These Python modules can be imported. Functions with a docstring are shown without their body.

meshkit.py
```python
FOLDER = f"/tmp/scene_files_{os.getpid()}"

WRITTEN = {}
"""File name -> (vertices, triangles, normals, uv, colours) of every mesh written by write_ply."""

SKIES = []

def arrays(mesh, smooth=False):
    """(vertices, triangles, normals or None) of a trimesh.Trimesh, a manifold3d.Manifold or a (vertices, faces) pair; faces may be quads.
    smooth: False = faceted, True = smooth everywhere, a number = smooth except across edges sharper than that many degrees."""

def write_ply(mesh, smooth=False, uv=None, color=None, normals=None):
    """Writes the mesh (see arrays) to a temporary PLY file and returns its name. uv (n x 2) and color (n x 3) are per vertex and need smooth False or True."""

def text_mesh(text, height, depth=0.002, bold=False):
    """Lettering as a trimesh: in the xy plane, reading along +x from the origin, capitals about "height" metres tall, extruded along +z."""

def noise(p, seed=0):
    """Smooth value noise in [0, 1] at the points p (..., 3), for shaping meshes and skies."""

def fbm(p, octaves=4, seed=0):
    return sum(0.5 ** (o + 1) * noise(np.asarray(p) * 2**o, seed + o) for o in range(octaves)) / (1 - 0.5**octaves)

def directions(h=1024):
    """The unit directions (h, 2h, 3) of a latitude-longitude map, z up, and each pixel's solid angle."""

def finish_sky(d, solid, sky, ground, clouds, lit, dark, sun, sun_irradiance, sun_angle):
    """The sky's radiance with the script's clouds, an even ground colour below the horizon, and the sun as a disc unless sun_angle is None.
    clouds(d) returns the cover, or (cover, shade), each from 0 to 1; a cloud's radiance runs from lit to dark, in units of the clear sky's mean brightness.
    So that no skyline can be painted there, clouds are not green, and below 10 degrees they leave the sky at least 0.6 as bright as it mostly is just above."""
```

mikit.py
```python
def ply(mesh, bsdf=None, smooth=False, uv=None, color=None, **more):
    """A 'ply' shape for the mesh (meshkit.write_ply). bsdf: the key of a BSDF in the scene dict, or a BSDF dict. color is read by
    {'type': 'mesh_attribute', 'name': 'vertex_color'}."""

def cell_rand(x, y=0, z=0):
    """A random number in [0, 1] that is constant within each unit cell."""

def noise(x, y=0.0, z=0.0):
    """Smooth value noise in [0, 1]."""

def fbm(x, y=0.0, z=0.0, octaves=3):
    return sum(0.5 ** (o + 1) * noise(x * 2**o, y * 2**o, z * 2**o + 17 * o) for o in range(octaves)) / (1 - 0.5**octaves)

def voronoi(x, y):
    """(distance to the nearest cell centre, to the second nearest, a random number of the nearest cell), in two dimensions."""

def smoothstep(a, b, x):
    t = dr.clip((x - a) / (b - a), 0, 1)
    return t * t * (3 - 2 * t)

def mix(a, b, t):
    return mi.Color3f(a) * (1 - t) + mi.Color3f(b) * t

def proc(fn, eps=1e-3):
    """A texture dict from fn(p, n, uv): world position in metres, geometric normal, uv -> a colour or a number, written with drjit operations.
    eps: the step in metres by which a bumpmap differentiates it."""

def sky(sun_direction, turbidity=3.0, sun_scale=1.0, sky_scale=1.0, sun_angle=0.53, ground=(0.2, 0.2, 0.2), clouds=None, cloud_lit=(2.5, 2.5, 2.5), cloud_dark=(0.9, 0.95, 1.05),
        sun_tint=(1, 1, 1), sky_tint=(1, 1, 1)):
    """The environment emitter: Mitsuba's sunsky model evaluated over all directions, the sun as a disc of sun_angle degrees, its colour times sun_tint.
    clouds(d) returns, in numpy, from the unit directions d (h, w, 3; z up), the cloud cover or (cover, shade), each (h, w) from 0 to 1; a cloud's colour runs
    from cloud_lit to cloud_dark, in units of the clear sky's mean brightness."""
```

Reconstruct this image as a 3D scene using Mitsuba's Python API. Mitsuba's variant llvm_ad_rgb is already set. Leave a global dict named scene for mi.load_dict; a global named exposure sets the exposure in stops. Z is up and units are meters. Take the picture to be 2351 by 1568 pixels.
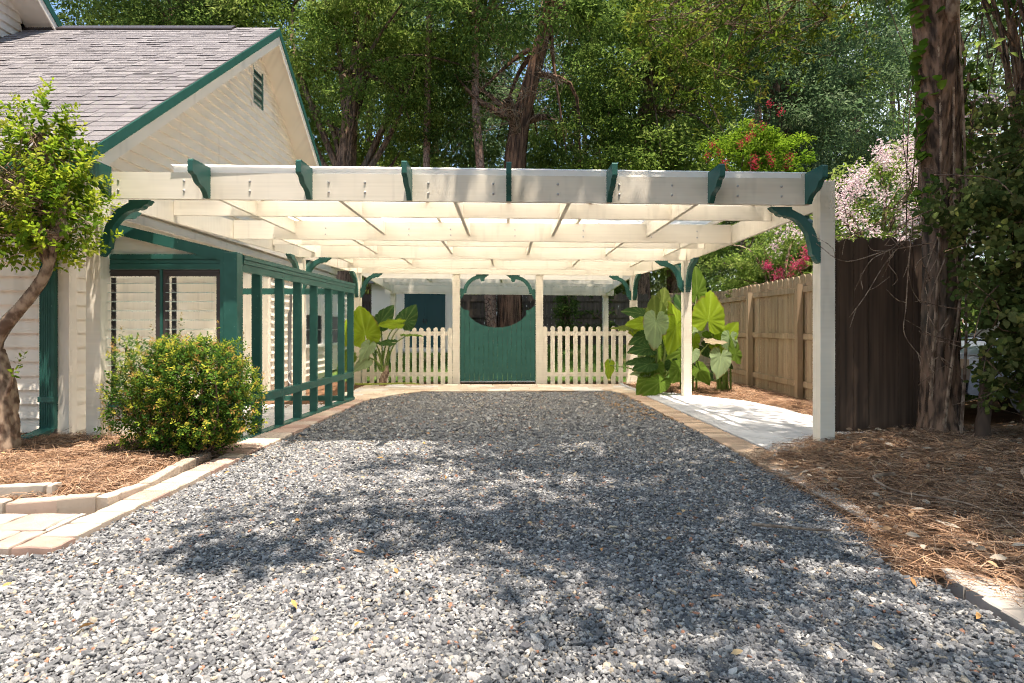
import math
import numpy as np, trimesh, drjit as dr, mitsuba as mi
import manifold3d as m3
import mikit, meshkit
from shapely.geometry import Polygon, Point, box as sbox, LineString
from shapely import union_all, affinity
from shapely.prepared import prep
import shapely

T = mi.ScalarTransform4f
scene, labels = {}, {}
EYE = 1.1
# ------------------------------------------------------------------ camera, sky, exposure
scene['camera'] = {'type': 'perspective', 'fov': 2 * math.degrees(math.atan(1175.5 / 1340)), 'fov_axis': 'x',
                   'principal_point_offset_x': 10.5 / 2351, 'principal_point_offset_y': 29.0 / 1568,
                   'near_clip': 0.05, 'far_clip': 600.0,
                   'to_world': T().look_at(origin=[0, 0, EYE], target=[0, 1, EYE], up=[0, 0, 1])}
SUN = (0.13, -0.19, 1.0)
def cloud_cover(d):
    q = d[..., :2] / (np.abs(d[..., 2:]) + 0.35); r_ = np.random.default_rng(7); o = 0
    for k in range(7):
        w = r_.normal(size=2) * 1.5 * 1.7 ** (k * .7); o = o + np.sin(q @ w + 6.3 * r_.random() + .8 * np.sin(q @ w[::-1] * .6)) / 1.35 ** k
    t_ = np.clip((o + 1.1) / 2.6, 0, 1)
    return 0.85 * t_ * t_ * (3 - 2 * t_), 0.25 + 0 * t_
scene['sky'] = mikit.sky(SUN, turbidity=4, sun_tint=(0.97, 1.0, 1.06), sky_tint=(1.0, 1.0, 0.97), ground=(0.16, 0.16, 0.13), clouds=cloud_cover, cloud_lit=(2.9, 2.9, 2.85), cloud_dark=(1.3, 1.32, 1.36))
exposure = 2.95

# ------------------------------------------------------------------ materials
def tex(fn, eps=2e-3): return mikit.proc(fn, eps)
def C(*a): return mi.Color3f(*a)
fbm, noise, mix, sstep, crand = mikit.fbm, mikit.noise, mikit.mix, mikit.smoothstep, mikit.cell_rand
VC = {'type': 'mesh_attribute', 'name': 'vertex_color'}

def cream_fn(p, n, uv):
    g = fbm(p.x * 3, p.y * 3, p.z * 3, 3)
    s = fbm(p.x * 14 + p.y * 14, p.z * 2.0, 3.0, 2)
    drip = sstep(0.62, 0.85, s) * 0.10
    grain = fbm(p.x * 1.6, p.z * 55, p.y * 1.6, 2) * dr.abs(n.y) + fbm(p.x * 45, p.z * 1.4, p.y * 45, 2) * (1 - dr.abs(n.y))
    spot = sstep(0.66, 0.80, fbm(p.x * 1.1, p.y * 1.1, p.z * 2.4 + 5, 4))
    base = mix((0.79, 0.745, 0.645), (0.72, 0.67, 0.56), g)
    return mix(base, (0.52, 0.46, 0.36), spot * 0.35) * (1 - drip) * (0.93 + 0.13 * grain)
def siding_fn(p, n, uv):
    g = fbm(p.x * 2.2, p.y * 2.2, p.z * 2.2, 3)
    s = fbm((p.x + p.y) * 9, p.z * 1.2, 7.0, 2)
    return mix((0.80, 0.75, 0.68), (0.735, 0.68, 0.595), g) * (1 - 0.12 * sstep(0.6, 0.9, s))
def green_fn(p, n, uv):
    g = fbm(p.x * 9, p.y * 9, p.z * 9, 3)
    w = fbm(p.x * 60, p.y * 60, p.z * 25, 2)
    return mix(mix((0.016, 0.085, 0.070), (0.029, 0.122, 0.104), g), (0.15, 0.27, 0.24), sstep(0.80, 0.93, w) * 0.55)
def wood_fn(p, n, uv):
    b = crand(dr.floor(p.y / 0.2075 + 0.3), dr.floor(p.x * 2), 1)
    g = fbm(p.y * 38 + p.x * 38, p.z * 1.6, b * 40, 3)
    k = fbm(p.y * 11 + p.x * 11, p.z * 0.5, 9, 2)
    base = mix((0.20, 0.135, 0.080), (0.49, 0.375, 0.25), g * 0.65 + b * 0.35)
    return mix(base, (0.34, 0.29, 0.20), sstep(0.5, 0.85, k) * 0.6)
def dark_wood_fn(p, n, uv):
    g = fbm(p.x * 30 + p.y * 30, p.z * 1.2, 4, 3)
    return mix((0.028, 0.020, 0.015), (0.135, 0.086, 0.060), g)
def grey_wood_fn(p, n, uv):
    g = fbm(p.x * 28 + p.y * 28, p.z * 1.1, 2, 3)
    return mix((0.05, 0.04, 0.034), (0.17, 0.135, 0.11), g)
def bark_fn(p, n, uv):
    a = dr.atan2(n.y, n.x) * 3.0
    r = fbm(p.x * 30 + p.y * 17, p.z * 6.0, p.y * 30, 3)
    l = fbm(p.x * 2, p.y * 2, p.z * 1.2, 2)
    return mix(mix((0.035, 0.021, 0.014), (0.25, 0.158, 0.107), sstep(0.28, 0.72, r)), (0.13, 0.12, 0.095), sstep(0.6, 0.85, l) * 0.4)
def bark_bump(p, n, uv):
    return fbm(p.x * 32 + p.y * 19, p.z * 7.0, p.y * 32, 3)
def pale_bark_fn(p, n, uv):
    r = fbm(p.x * 26, p.y * 26, p.z * 14, 3)
    return mix((0.12, 0.075, 0.05), (0.36, 0.27, 0.20), sstep(0.3, 0.7, r))
def red_bark_fn(p, n, uv):
    r = fbm(p.x * 20 + p.y * 12, p.z * 2.6, p.y * 20, 3)
    return mix((0.045, 0.024, 0.016), (0.23, 0.125, 0.08), sstep(0.28, 0.74, r))
def pine_bark_fn(p, n, uv):
    f1, f2, w = mikit.voronoi(p.x * 15 + p.y * 9, p.z * 7.0)
    return mix((0.07, 0.045, 0.035), mix((0.30, 0.17, 0.125), (0.42, 0.29, 0.235), w), sstep(0.04, 0.22, f2 - f1))
def soil_fn(p, n, uv):
    g = fbm(p.x * 5, p.y * 5, 0, 3)
    h = fbm(p.x * 60, p.y * 60, 3, 2)
    return mix((0.045, 0.026, 0.016), (0.17, 0.10, 0.06), g * 0.5 + h * 0.5)
def stone_bed_fn(p, n, uv):
    f1, f2, w = mikit.voronoi(p.x * 38, p.y * 38)
    return mix((0.05, 0.05, 0.055), mix((0.16, 0.165, 0.18), (0.42, 0.42, 0.43), w), sstep(0.03, 0.3, f2 - f1))
def lawn_fn(p, n, uv):
    g = fbm(p.x * 1.3, p.y * 1.3, 0, 3); h = noise(p.x * 40, p.y * 40)
    return mix(mix((0.03, 0.06, 0.014), (0.075, 0.13, 0.03), h), (0.15, 0.115, 0.06), sstep(0.55, 0.8, g) * 0.7)

def pr(base, rough=0.6, **k):
    return {'type': 'twosided', 'b': {'type': 'principled', 'base_color': base, 'roughness': rough, 'specular': k.pop('specular', 0.4), **k}}
def rgb(*c): return {'type': 'rgb', 'value': list(c)}
def leafmat(rough, dt, spec=0.5):
    return {'type': 'principledthin', 'base_color': VC, 'roughness': rough, 'diff_trans': dt, 'eta': 1.4, 'spec_trans': 0.0}
scene['cream'] = pr(tex(cream_fn), 0.5)
scene['siding'] = pr(tex(siding_fn), 0.55)
scene['green'] = pr(tex(green_fn), 0.42)
scene['wood'] = pr(tex(wood_fn), 0.8)
scene['dark_wood'] = pr(tex(dark_wood_fn), 0.8)
scene['grey_wood'] = pr(tex(grey_wood_fn), 0.8)
scene['bark'] = {'type': 'twosided', 'b': {'type': 'bumpmap', 't': tex(bark_bump, 4e-3), 'scale': 0.03,
                 'b': {'type': 'principled', 'base_color': tex(bark_fn), 'roughness': 0.85}}}
scene['pale_bark'] = pr(tex(pale_bark_fn), 0.8)
scene['red_bark'] = pr(tex(red_bark_fn), 0.85)
scene['pine_bark'] = pr(tex(pine_bark_fn), 0.85)
scene['soil'] = pr(tex(soil_fn), 0.95, specular=0.1)
scene['stone_bed'] = pr(tex(stone_bed_fn), 0.9)
scene['lawn'] = pr(tex(lawn_fn), 0.95, specular=0.1)
scene['vc'] = pr(VC, 0.75)
scene['vc_rough'] = pr(VC, 0.95, specular=0.15)
scene['foliage'] = leafmat(0.28, 1.25)
scene['ear_leaf'] = leafmat(0.30, 1.25)
scene['glossy_leaf'] = leafmat(0.28, 0.85)
scene['petal'] = leafmat(0.7, 0.9)
scene['roof_sheet'] = {'type': 'principledthin', 'base_color': rgb(0.94, 0.925, 0.88), 'roughness': 0.5, 'diff_trans': 1.72, 'eta': 1.4, 'spec_trans': 0.0}
scene['white'] = pr(rgb(0.80, 0.80, 0.78), 0.45)
scene['bronze'] = pr(rgb(0.055, 0.045, 0.045), 0.4)
scene['dark'] = pr(rgb(0.02, 0.02, 0.022), 0.5)
scene['steel'] = pr(rgb(0.45, 0.46, 0.48), 0.4, metallic=0.8)
scene['glass'] = {'type': 'thindielectric', 'int_ior': 1.5}
scene['glass_edge'] = pr(rgb(0.42, 0.52, 0.47), 0.25)
scene['black_glass'] = pr(rgb(0.03, 0.032, 0.035), 0.12, specular=0.6)
scene['car_paint'] = pr(rgb(0.20, 0.235, 0.30), 0.28, metallic=0.5, clearcoat=1.0)
scene['blue_green'] = pr(rgb(0.012, 0.055, 0.062), 0.45)

for _k in [k for k in scene if k not in ('camera', 'sky')]: scene['material_' + _k] = scene.pop(_k)

# ------------------------------------------------------------------ helpers
used = {}
def uniq(key):
    if key not in used:
        used[key] = 0
        return key
    used[key] += 1
    return f'{key}_{used[key]:03d}'
def put(key, mesh, bsdf, smooth=False, color=None, uv=None):
    scene[key] = mikit.ply(mesh, 'material_' + bsdf, smooth=smooth, color=color, uv=uv)
    return key
def thing(name, label, cat, group=None):
    k = uniq(name); labels[k] = {'label': label, 'category': cat}
    if group: labels[k]['group'] = group
    return k
def part(parent, name, mesh, bsdf, smooth=False, color=None, stuff=False, label=None):
    k = uniq(f'{parent}__{name}')
    put(k, mesh, bsdf, smooth, color)
    if stuff: labels[k] = {'kind': 'stuff'}
    if label: labels.setdefault(k, {})['label'] = label
    return k
def struct(name, mesh, bsdf, label=None, **k):
    key = uniq(name); put(key, mesh, bsdf, **k); labels[key] = {'kind': 'structure'}
    if label: labels[key]['label'] = label
    return key
QF = np.array([[0, 3, 2, 1], [4, 5, 6, 7], [0, 1, 5, 4], [1, 2, 6, 5], [2, 3, 7, 6], [3, 0, 4, 7]])
def hexa(b, t):
    return np.array(list(b) + list(t), float), QF
def box(x0, x1, y0, y1, z0, z1):
    return hexa([(x0, y0, z0), (x1, y0, z0), (x1, y1, z0), (x0, y1, z0)], [(x0, y0, z1), (x1, y0, z1), (x1, y1, z1), (x0, y1, z1)])
def rbox(x0, x1, y0, y1, z0, z1, r=0.008):
    e = m3.Manifold.cube([x1 - x0, y1 - y0, z1 - z0]).translate([x0, y0, z0])
    pts = []
    for x in (x0, x1):
        for y in (y0, y1):
            for z in (z0, z1):
                sx, sy, sz = (r if x == x0 else -r), (r if y == y0 else -r), (r if z == z0 else -r)
                pts += [(x, y + sy, z + sz), (x + sx, y, z + sz), (x + sx, y + sy, z)]
    return trimesh.convex.convex_hull(np.array(pts))
def bar(p, q, w, h, up=(0, 0, 1)):
    p, q, up = np.array(p, float), np.array(q, float), np.array(up, float)
    d = (q - p) / np.linalg.norm(q - p); s = np.cross(d, up); s /= np.linalg.norm(s); u = np.cross(s, d)
    c = [s * w / 2 * a + u * h / 2 * b for a, b in ((-1, -1), (1, -1), (1, 1), (-1, 1))]
    return np.array([p + x for x in c] + [q + x for x in c]), QF
def extr(poly, depth, frame):
    """extrude a 2-D polygon; frame = (origin, u axis, v axis, w axis)"""
    m = trimesh.creation.extrude_polygon(poly, depth)
    o, u, v, w = (np.array(a, float) for a in frame)
    V = o + m.vertices[:, :1] * u + m.vertices[:, 1:2] * v + m.vertices[:, 2:3] * w
    F = m.faces if np.dot(np.cross(u, v), w) > 0 else m.faces[:, ::-1]
    return V, F
def cat(meshes):
    V, F, n = [], [], 0
    for v, f in ((m.vertices, m.faces) if hasattr(m, 'vertices') else m for m in meshes):
        v, f = np.asarray(v, float), np.asarray(f)
        if f.shape[1] == 4: f = np.vstack([f[:, [0, 1, 2]], f[:, [0, 2, 3]]])
        V.append(v); F.append(f + n); n += len(v)
    return np.vstack(V), np.vstack(F)
def tube(P, R, sides=8, bump=0.0, rng=None, cap=True):
    P = np.asarray(P, float); R = np.broadcast_to(np.asarray(R, float), (len(P),))
    t = np.gradient(P, axis=0); t /= np.linalg.norm(t, axis=1, keepdims=True) + 1e-12
    a = np.cross(t, np.where(np.abs(t[:, 2:]) < 0.9, [0, 0, 1.0], [1.0, 0, 0])); 
    for i in range(1, len(a)):
        a[i] = a[i - 1] - t[i] * np.dot(a[i - 1], t[i])
        if np.linalg.norm(a[i]) < 1e-6: a[i] = np.cross(t[i], [1, 0.3, 0.2])
    a /= np.linalg.norm(a, axis=1, keepdims=True) + 1e-12
    b = np.cross(t, a); ang = np.arange(sides) * 2 * np.pi / sides
    rr = R[:, None] * np.ones(sides)
    if bump and rng is not None:
        rr = rr * (1 + bump * (rng.random((1, sides)) - 0.5) * 1.4 + bump * 0.7 * (rng.random((len(P), sides)) - 0.5))
    V = P[:, None] + rr[..., None] * (np.cos(ang)[None, :, None] * a[:, None] + np.sin(ang)[None, :, None] * b[:, None])
    i, j = np.meshgrid(np.arange(len(P) - 1), np.arange(sides), indexing='ij')
    q = np.stack([i * sides + j, i * sides + (j + 1) % sides, (i + 1) * sides + (j + 1) % sides, (i + 1) * sides + j], -1).reshape(-1, 4)
    F = np.vstack([q[:, [0, 1, 2]], q[:, [0, 2, 3]]]); V = V.reshape(-1, 3)
    if cap:
        n = len(V); V = np.vstack([V, P[0], P[-1]]); j = np.arange(sides)
        F = np.vstack([F, np.stack([j * 0 + n, (j + 1) % sides, j], 1), np.stack([j * 0 + n + 1, j + (len(P) - 1) * sides, (j + 1) % sides + (len(P) - 1) * sides], 1)])
    return V, F
def spline(P, n):
    P = np.asarray(P, float); s = np.linspace(0, len(P) - 1, n)
    Q = np.vstack([2 * P[0] - P[1], P, 2 * P[-1] - P[-2]]); out = []
    for x in s:
        i = min(int(x), len(P) - 2); t = x - i; a, b, c, d = Q[i:i + 4]
        out.append(0.5 * (2 * b + (c - a) * t + (2 * a - 5 * b + 4 * c - d) * t * t + (3 * b - a - 3 * c + d) * t ** 3))
    return np.array(out)
def unit(v): return v / (np.linalg.norm(v, axis=-1, keepdims=True) + 1e-12)
def nz(p, f=1.0, seed=0):
    """cheap smooth noise in numpy, about -1..1"""
    p = np.asarray(p, float) * f; r = np.random.default_rng(seed); o = 0
    for k in range(4):
        w = r.normal(size=p.shape[-1]) * (1 + 0.6 * k); o = o + np.sin(p @ w + r.random() * 6.28) / (1 + 0.5 * k)
    return o / 2.0
def leaves(rng, pos, axis, nrm, L, W, col, fine=False, droop=0.15):
    """leaf blades: pos = base, axis = base to tip, nrm = blade normal; returns V, F, colours"""
    n = len(pos); axis = unit(axis); nrm = unit(nrm - axis * (nrm * axis).sum(1, keepdims=True)); s = np.cross(axis, nrm)
    L, W = np.broadcast_to(L, (n,))[:, None], np.broadcast_to(W, (n,))[:, None]
    tip = pos + axis * L - nrm * L * droop
    if not fine:
        mid = pos + axis * L * 0.48
        V = np.stack([pos, mid + s * W / 2 + nrm * W * 0.12, tip, mid - s * W / 2 + nrm * W * 0.12], 1)
        F0 = np.array([[0, 1, 2], [0, 2, 3]]); k = 4
    else:
        m1, m2 = pos + axis * L * 0.34 + nrm * L * .02, pos + axis * L * 0.70 - nrm * L * droop * 0.35
        V = np.stack([pos, m1 + s * W * .46 + nrm * W * .10, m2 + s * W * .40 + nrm * W * .08, tip, m2 - s * W * .40 + nrm * W * .08, m1 - s * W * .46 + nrm * W * .10], 1)
        F0 = np.array([[0, 1, 5], [5, 1, 2], [5, 2, 4], [4, 2, 3]]); k = 6
    F = (np.arange(n)[:, None, None] * k + F0[None]).reshape(-1, 3)
    return V.reshape(-1, 3), F, np.repeat(np.asarray(col).reshape(n, 3), k, 0)
def catc(parts):
    V, F, K, n = [], [], [], 0
    for v, f, c in parts:
        V.append(v); F.append(f + n); K.append(c); n += len(v)
    return np.vstack(V), np.vstack(F), np.clip(np.vstack(K), 0.001, 1)
def pal(rng, n, cols, w=None, jit=0.15):
    cols = np.array(cols, float); i = rng.choice(len(cols), n, p=w)
    return cols[i] * (1 + jit * rng.normal(size=(n, 1))).clip(0.4, 1.8)
def zg(y): return -0.0099 * np.clip(np.asarray(y, float) - 5.4, 0, 7.1)

# ------------------------------------------------------------------ ground, lawn, gravel, paving
def terrain(x, y):
    y = np.asarray(y, float)
    return -0.10 + 0.62 * np.clip((y - 12.9) / 5.5, 0, 1) ** 1.1
xs = np.concatenate([np.linspace(-300, -30, 8), np.linspace(-24, 24, 17), np.linspace(30, 300, 8)])
ys = np.concatenate([np.linspace(-120, -2, 6), np.linspace(0, 24, 33), np.linspace(30, 300, 10)])
gx, gy = np.meshgrid(xs, ys)
def grid_faces(ny, nx):
    i, j = np.meshgrid(np.arange(ny - 1), np.arange(nx - 1), indexing='ij')
    return np.stack([i * nx + j, i * nx + j + 1, (i + 1) * nx + j + 1, (i + 1) * nx + j], -1).reshape(-1, 4)
struct('ground', (np.stack([gx, gy, terrain(gx, gy)], -1).reshape(-1, 3), grid_faces(len(ys), len(xs))), 'soil', smooth=True)
gx, gy = np.meshgrid(np.linspace(-9, 9, 25), np.linspace(12.95, 20.8, 30))
struct('lawn', (np.stack([gx, gy, terrain(gx, gy) + 0.02], -1).reshape(-1, 3), grid_faces(30, 25)), 'lawn', smooth=True)
r = np.random.default_rng(5)
n = 16000
px, py = r.uniform(-4, 4.5, n), r.uniform(13, 19, n)
keep = nz(np.stack([px, py], 1), 1.1, 3) > -0.45; px, py = px[keep], py[keep]; n = len(px)
pos = np.stack([px, py, terrain(px, py) + 0.015], 1)
v, f, k = leaves(r, pos, np.stack([r.normal(size=n) * .5, r.normal(size=n) * .5, np.ones(n)], 1), r.normal(size=(n, 3)), r.uniform(.05, .10, n), 0.014, pal(r, n, [(.06, .12, .02), (.10, .16, .035), (.14, .15, .05)]))
key = uniq('grass'); put(key, (v, f), 'foliage', color=k); labels[key] = {'kind': 'stuff', 'label': 'patchy short lawn grass beyond the picket fence'}

GRAVEL = Polygon([(-6, 0.6), (-6, 2.86), (-2.24, 2.84), (-2.235, 9.1), (-2.0, 9.9), (-1.55, 10.55), (1.9, 10.7), (2.02, 10.3), (2.04, 9), (2.04, 4.9), (1.98, 3.3), (1.86, 2.5), (1.84, 0.6)])
v2, f2 = trimesh.creation.triangulate_polygon(GRAVEL.segmentize(0.6))
struct('driveway', (np.column_stack([v2, zg(v2[:, 1]) - 0.016]), f2), 'stone_bed', label='grey gravel driveway bed')

ICO = trimesh.creation.icosahedron()
OCT = (np.array([[1, 0, 0], [-1, 0, 0], [0, 1, 0], [0, -1, 0], [0, 0, 1], [0, 0, -1.0]]), np.array([[0, 2, 4], [2, 1, 4], [1, 3, 4], [3, 0, 4], [2, 0, 5], [1, 2, 5], [3, 1, 5], [0, 3, 5]]))
def pebbles(rng, xy, z, rad, base, cols):
    V0, F0 = base; n = len(xy); k = len(V0)
    V = V0[None] * rng.uniform(0.66, 1.25, (n, k, 1)) + rng.normal(size=(n, k, 3)) * 0.06
    V = V * np.stack([rng.uniform(.85, 1.35, n), rng.uniform(.65, 1.0, n), rng.uniform(.38, .72, n)], 1)[:, None]
    ax = unit(np.stack([rng.normal(size=n) * .45, rng.normal(size=n) * .45, np.ones(n)], 1))
    ang = rng.uniform(0, 2 * np.pi, n); u = unit(np.cross(ax, np.stack([np.cos(ang), np.sin(ang), 0 * ang], 1))); w = np.cross(ax, u)
    V = (V[..., :1] * u[:, None] + V[..., 1:2] * w[:, None] + V[..., 2:] * ax[:, None]) * rad[:, None, None]
    V = V + np.column_stack([xy, z])[:, None]
    return V.reshape(-1, 3), (np.arange(n)[:, None, None] * k + F0[None]).reshape(-1, 3), np.repeat(cols, k, 0)
def stones(rng, y0, y1, sp, rmean, base, top=0.33):
    gx, gy = np.meshgrid(np.arange(-4.6, 2.1, sp), np.arange(y0, y1, sp * .87)); gx = gx + (np.arange(gx.shape[0]) % 2)[:, None] * sp / 2
    xy = np.stack([gx.ravel(), gy.ravel()], 1) + rng.normal(size=(gx.size, 2)) * sp * .28
    extra = xy[rng.random(len(xy)) < top] + rng.normal(size=(1, 2)) * sp * .4
    lay = np.concatenate([np.zeros(len(xy)), np.ones(len(extra))]); xy = np.vstack([xy, extra])
    ok = shapely.contains_xy(GRAVEL, xy[:, 0], xy[:, 1]) & (np.abs(xy[:, 0]) < xy[:, 1] * .90 + .35); xy, lay = xy[ok], lay[ok]
    n = len(xy); rad = rmean * np.exp(rng.normal(size=n) * .32)
    z = zg(xy[:, 1]) - 0.008 + lay * rmean * .55 + rng.uniform(-.4, .4, n) * rmean + 0.010 * nz(xy, 2.2, 8)
    cols = pal(rng, n, [(.120, .125, .134), (.175, .180, .190), (.24, .245, .253), (.325, .327, .327), (.48, .472, .455), (.35, .305, .24), (.37, .19, .125), (.08, .083, .095)],
               [.23, .285, .20, .10, .055, .05, .012, .068], .14)
    return pebbles(rng, xy, z, rad, base, cols)
r = np.random.default_rng(11)
icob = (np.array(ICO.vertices), np.array(ICO.faces))
g = [stones(r, 1.55, 2.7, .0134, .0089, icob, .25), stones(r, 2.7, 4.2, .0152, .0100, OCT), stones(r, 4.2, 5.9, .0175, .0114, OCT), stones(r, 5.9, 10.75, .0225, .0145, OCT)]
v, f, k = catc(g)
key = uniq('gravel'); put(key, (v, f), 'vc', color=k)
labels[key] = {'kind': 'stuff', 'label': 'loose blue-grey gravel stones covering the driveway'}

def slab(poly, z0, z1, rng, col, tilt=0.004, inset=0.006, wob=0.004):
    """a flagstone: bevelled, slightly uneven piece with noisy vertex colour"""
    p = poly.buffer(-inset, join_style=2)
    if p.is_empty or p.geom_type != 'Polygon': return None
    c = np.array(p.exterior.segmentize(0.07).coords)[:-1]
    if Polygon(c).exterior.is_ccw is False: c = c[::-1]
    c = c + rng.normal(size=c.shape) * wob; m = c.mean(0); n = len(c); t = rng.normal(size=2) * tilt
    dz = (c - m) @ t
    inn = m + (c - m) * 0.94
    mid = m + (c - m) * 0.5
    V = np.vstack([np.column_stack([c, np.full(n, z0)]), np.column_stack([c, z1 - 0.006 + dz]), np.column_stack([inn, z1 + dz * .94 + rng.normal(size=n) * .0012]), np.column_stack([mid, z1 + dz * .5 + rng.normal(size=n) * .0012]), [[*m, z1]]])
    j = np.arange(n); k = (j + 1) % n; F = []
    for a in range(3): F.append(np.stack([a * n + j, a * n + k, (a + 1) * n + k], 1)); F.append(np.stack([a * n + j, (a + 1) * n + k, (a + 1) * n + j], 1))
    F.append(np.stack([3 * n + j, 3 * n + k, np.full(n, 4 * n)], 1))
    K = np.array(col) * (1 + 0.13 * nz(V * [1, 1, 1.5], 9, int(rng.integers(99))) + .07 * nz(V, 31, 5))[:, None] * (1 + .03 * rng.normal(size=(len(V), 1)))
    return V, np.vstack(F), np.clip(K, .01, .9)
def lay(parent, name, polys, z0, z1, rng, cols, w=None, **kw):
    for p in polys:
        zz = zg(p.centroid.y)
        s = slab(p, zz + z0, zz + z1, rng, pal(rng, 1, cols, w, .07)[0], **kw)
        if s is not None: part(parent, name, s[:2], 'vc', color=s[2])
def courses(region, y0, y1, hmin, hmax, lmin, lmax, rng, x0, x1, skew=0.0):
    out, y = [], y0
    while y < y1:
        h = rng.uniform(hmin, hmax); x = x0 - rng.uniform(0, lmax)
        while x < x1:
            l = rng.uniform(lmin, lmax); q = Polygon([(x, y), (x + l, y + skew), (x + l, y + h + skew), (x, y + h)]).intersection(region)
            if q.geom_type == 'Polygon' and q.area > .012: out.append(q)
            x += l
        y += h
    return out
r = np.random.default_rng(21)
# white stone patio right of the driveway, with its base under the joints
PATIO = Polygon([(2.34, 5.1), (3.9, 5.9), (3.86, 7.2), (3.86, 8.1), (3.72, 9.0), (3.3, 9.75), (2.75, 10.5), (2.45, 11.2), (2.42, 12.3), (2.34, 12.3)])
v2, f2 = trimesh.creation.triangulate_polygon(PATIO.buffer(-.01))
patio = struct('patio', (np.column_stack([v2, zg(v2[:, 1]) + 0.004]), f2), 'soil', label='white stone patio beside the driveway')
lay(patio, 'paver', courses(PATIO, 5.05, 12.3, .30, .46, .42, .78, r, 2.34, 4.0), -.05, .022, r, [(.44, .445, .46), (.49, .49, .495), (.40, .41, .43)], inset=.0035, wob=.003, tilt=.002)
# cross walk in front of the picket fence
WALK = Polygon([(-2.25, 9.15), (-2.0, 9.95), (-1.57, 10.62), (1.88, 10.76), (2.0, 10.4), (2.33, 10.4), (2.33, 12.35), (-2.9, 12.35), (-2.9, 9.2)])
v2, f2 = trimesh.creation.triangulate_polygon(WALK.buffer(-.01))
walk = struct('pavement', (np.column_stack([v2, zg(v2[:, 1]) + 0.003]), f2), 'soil', label='tan paved strip in front of the picket fence')
lay(walk, 'paver', [p for p in courses(WALK, 9.15, 12.1, .26, .40, .34, .62, r, -2.9, 2.34) if p.area > .03], -.05, .020, r, [(.55, .46, .36), (.60, .53, .44), (.50, .39, .29), (.58, .56, .53)], inset=.004)
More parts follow.
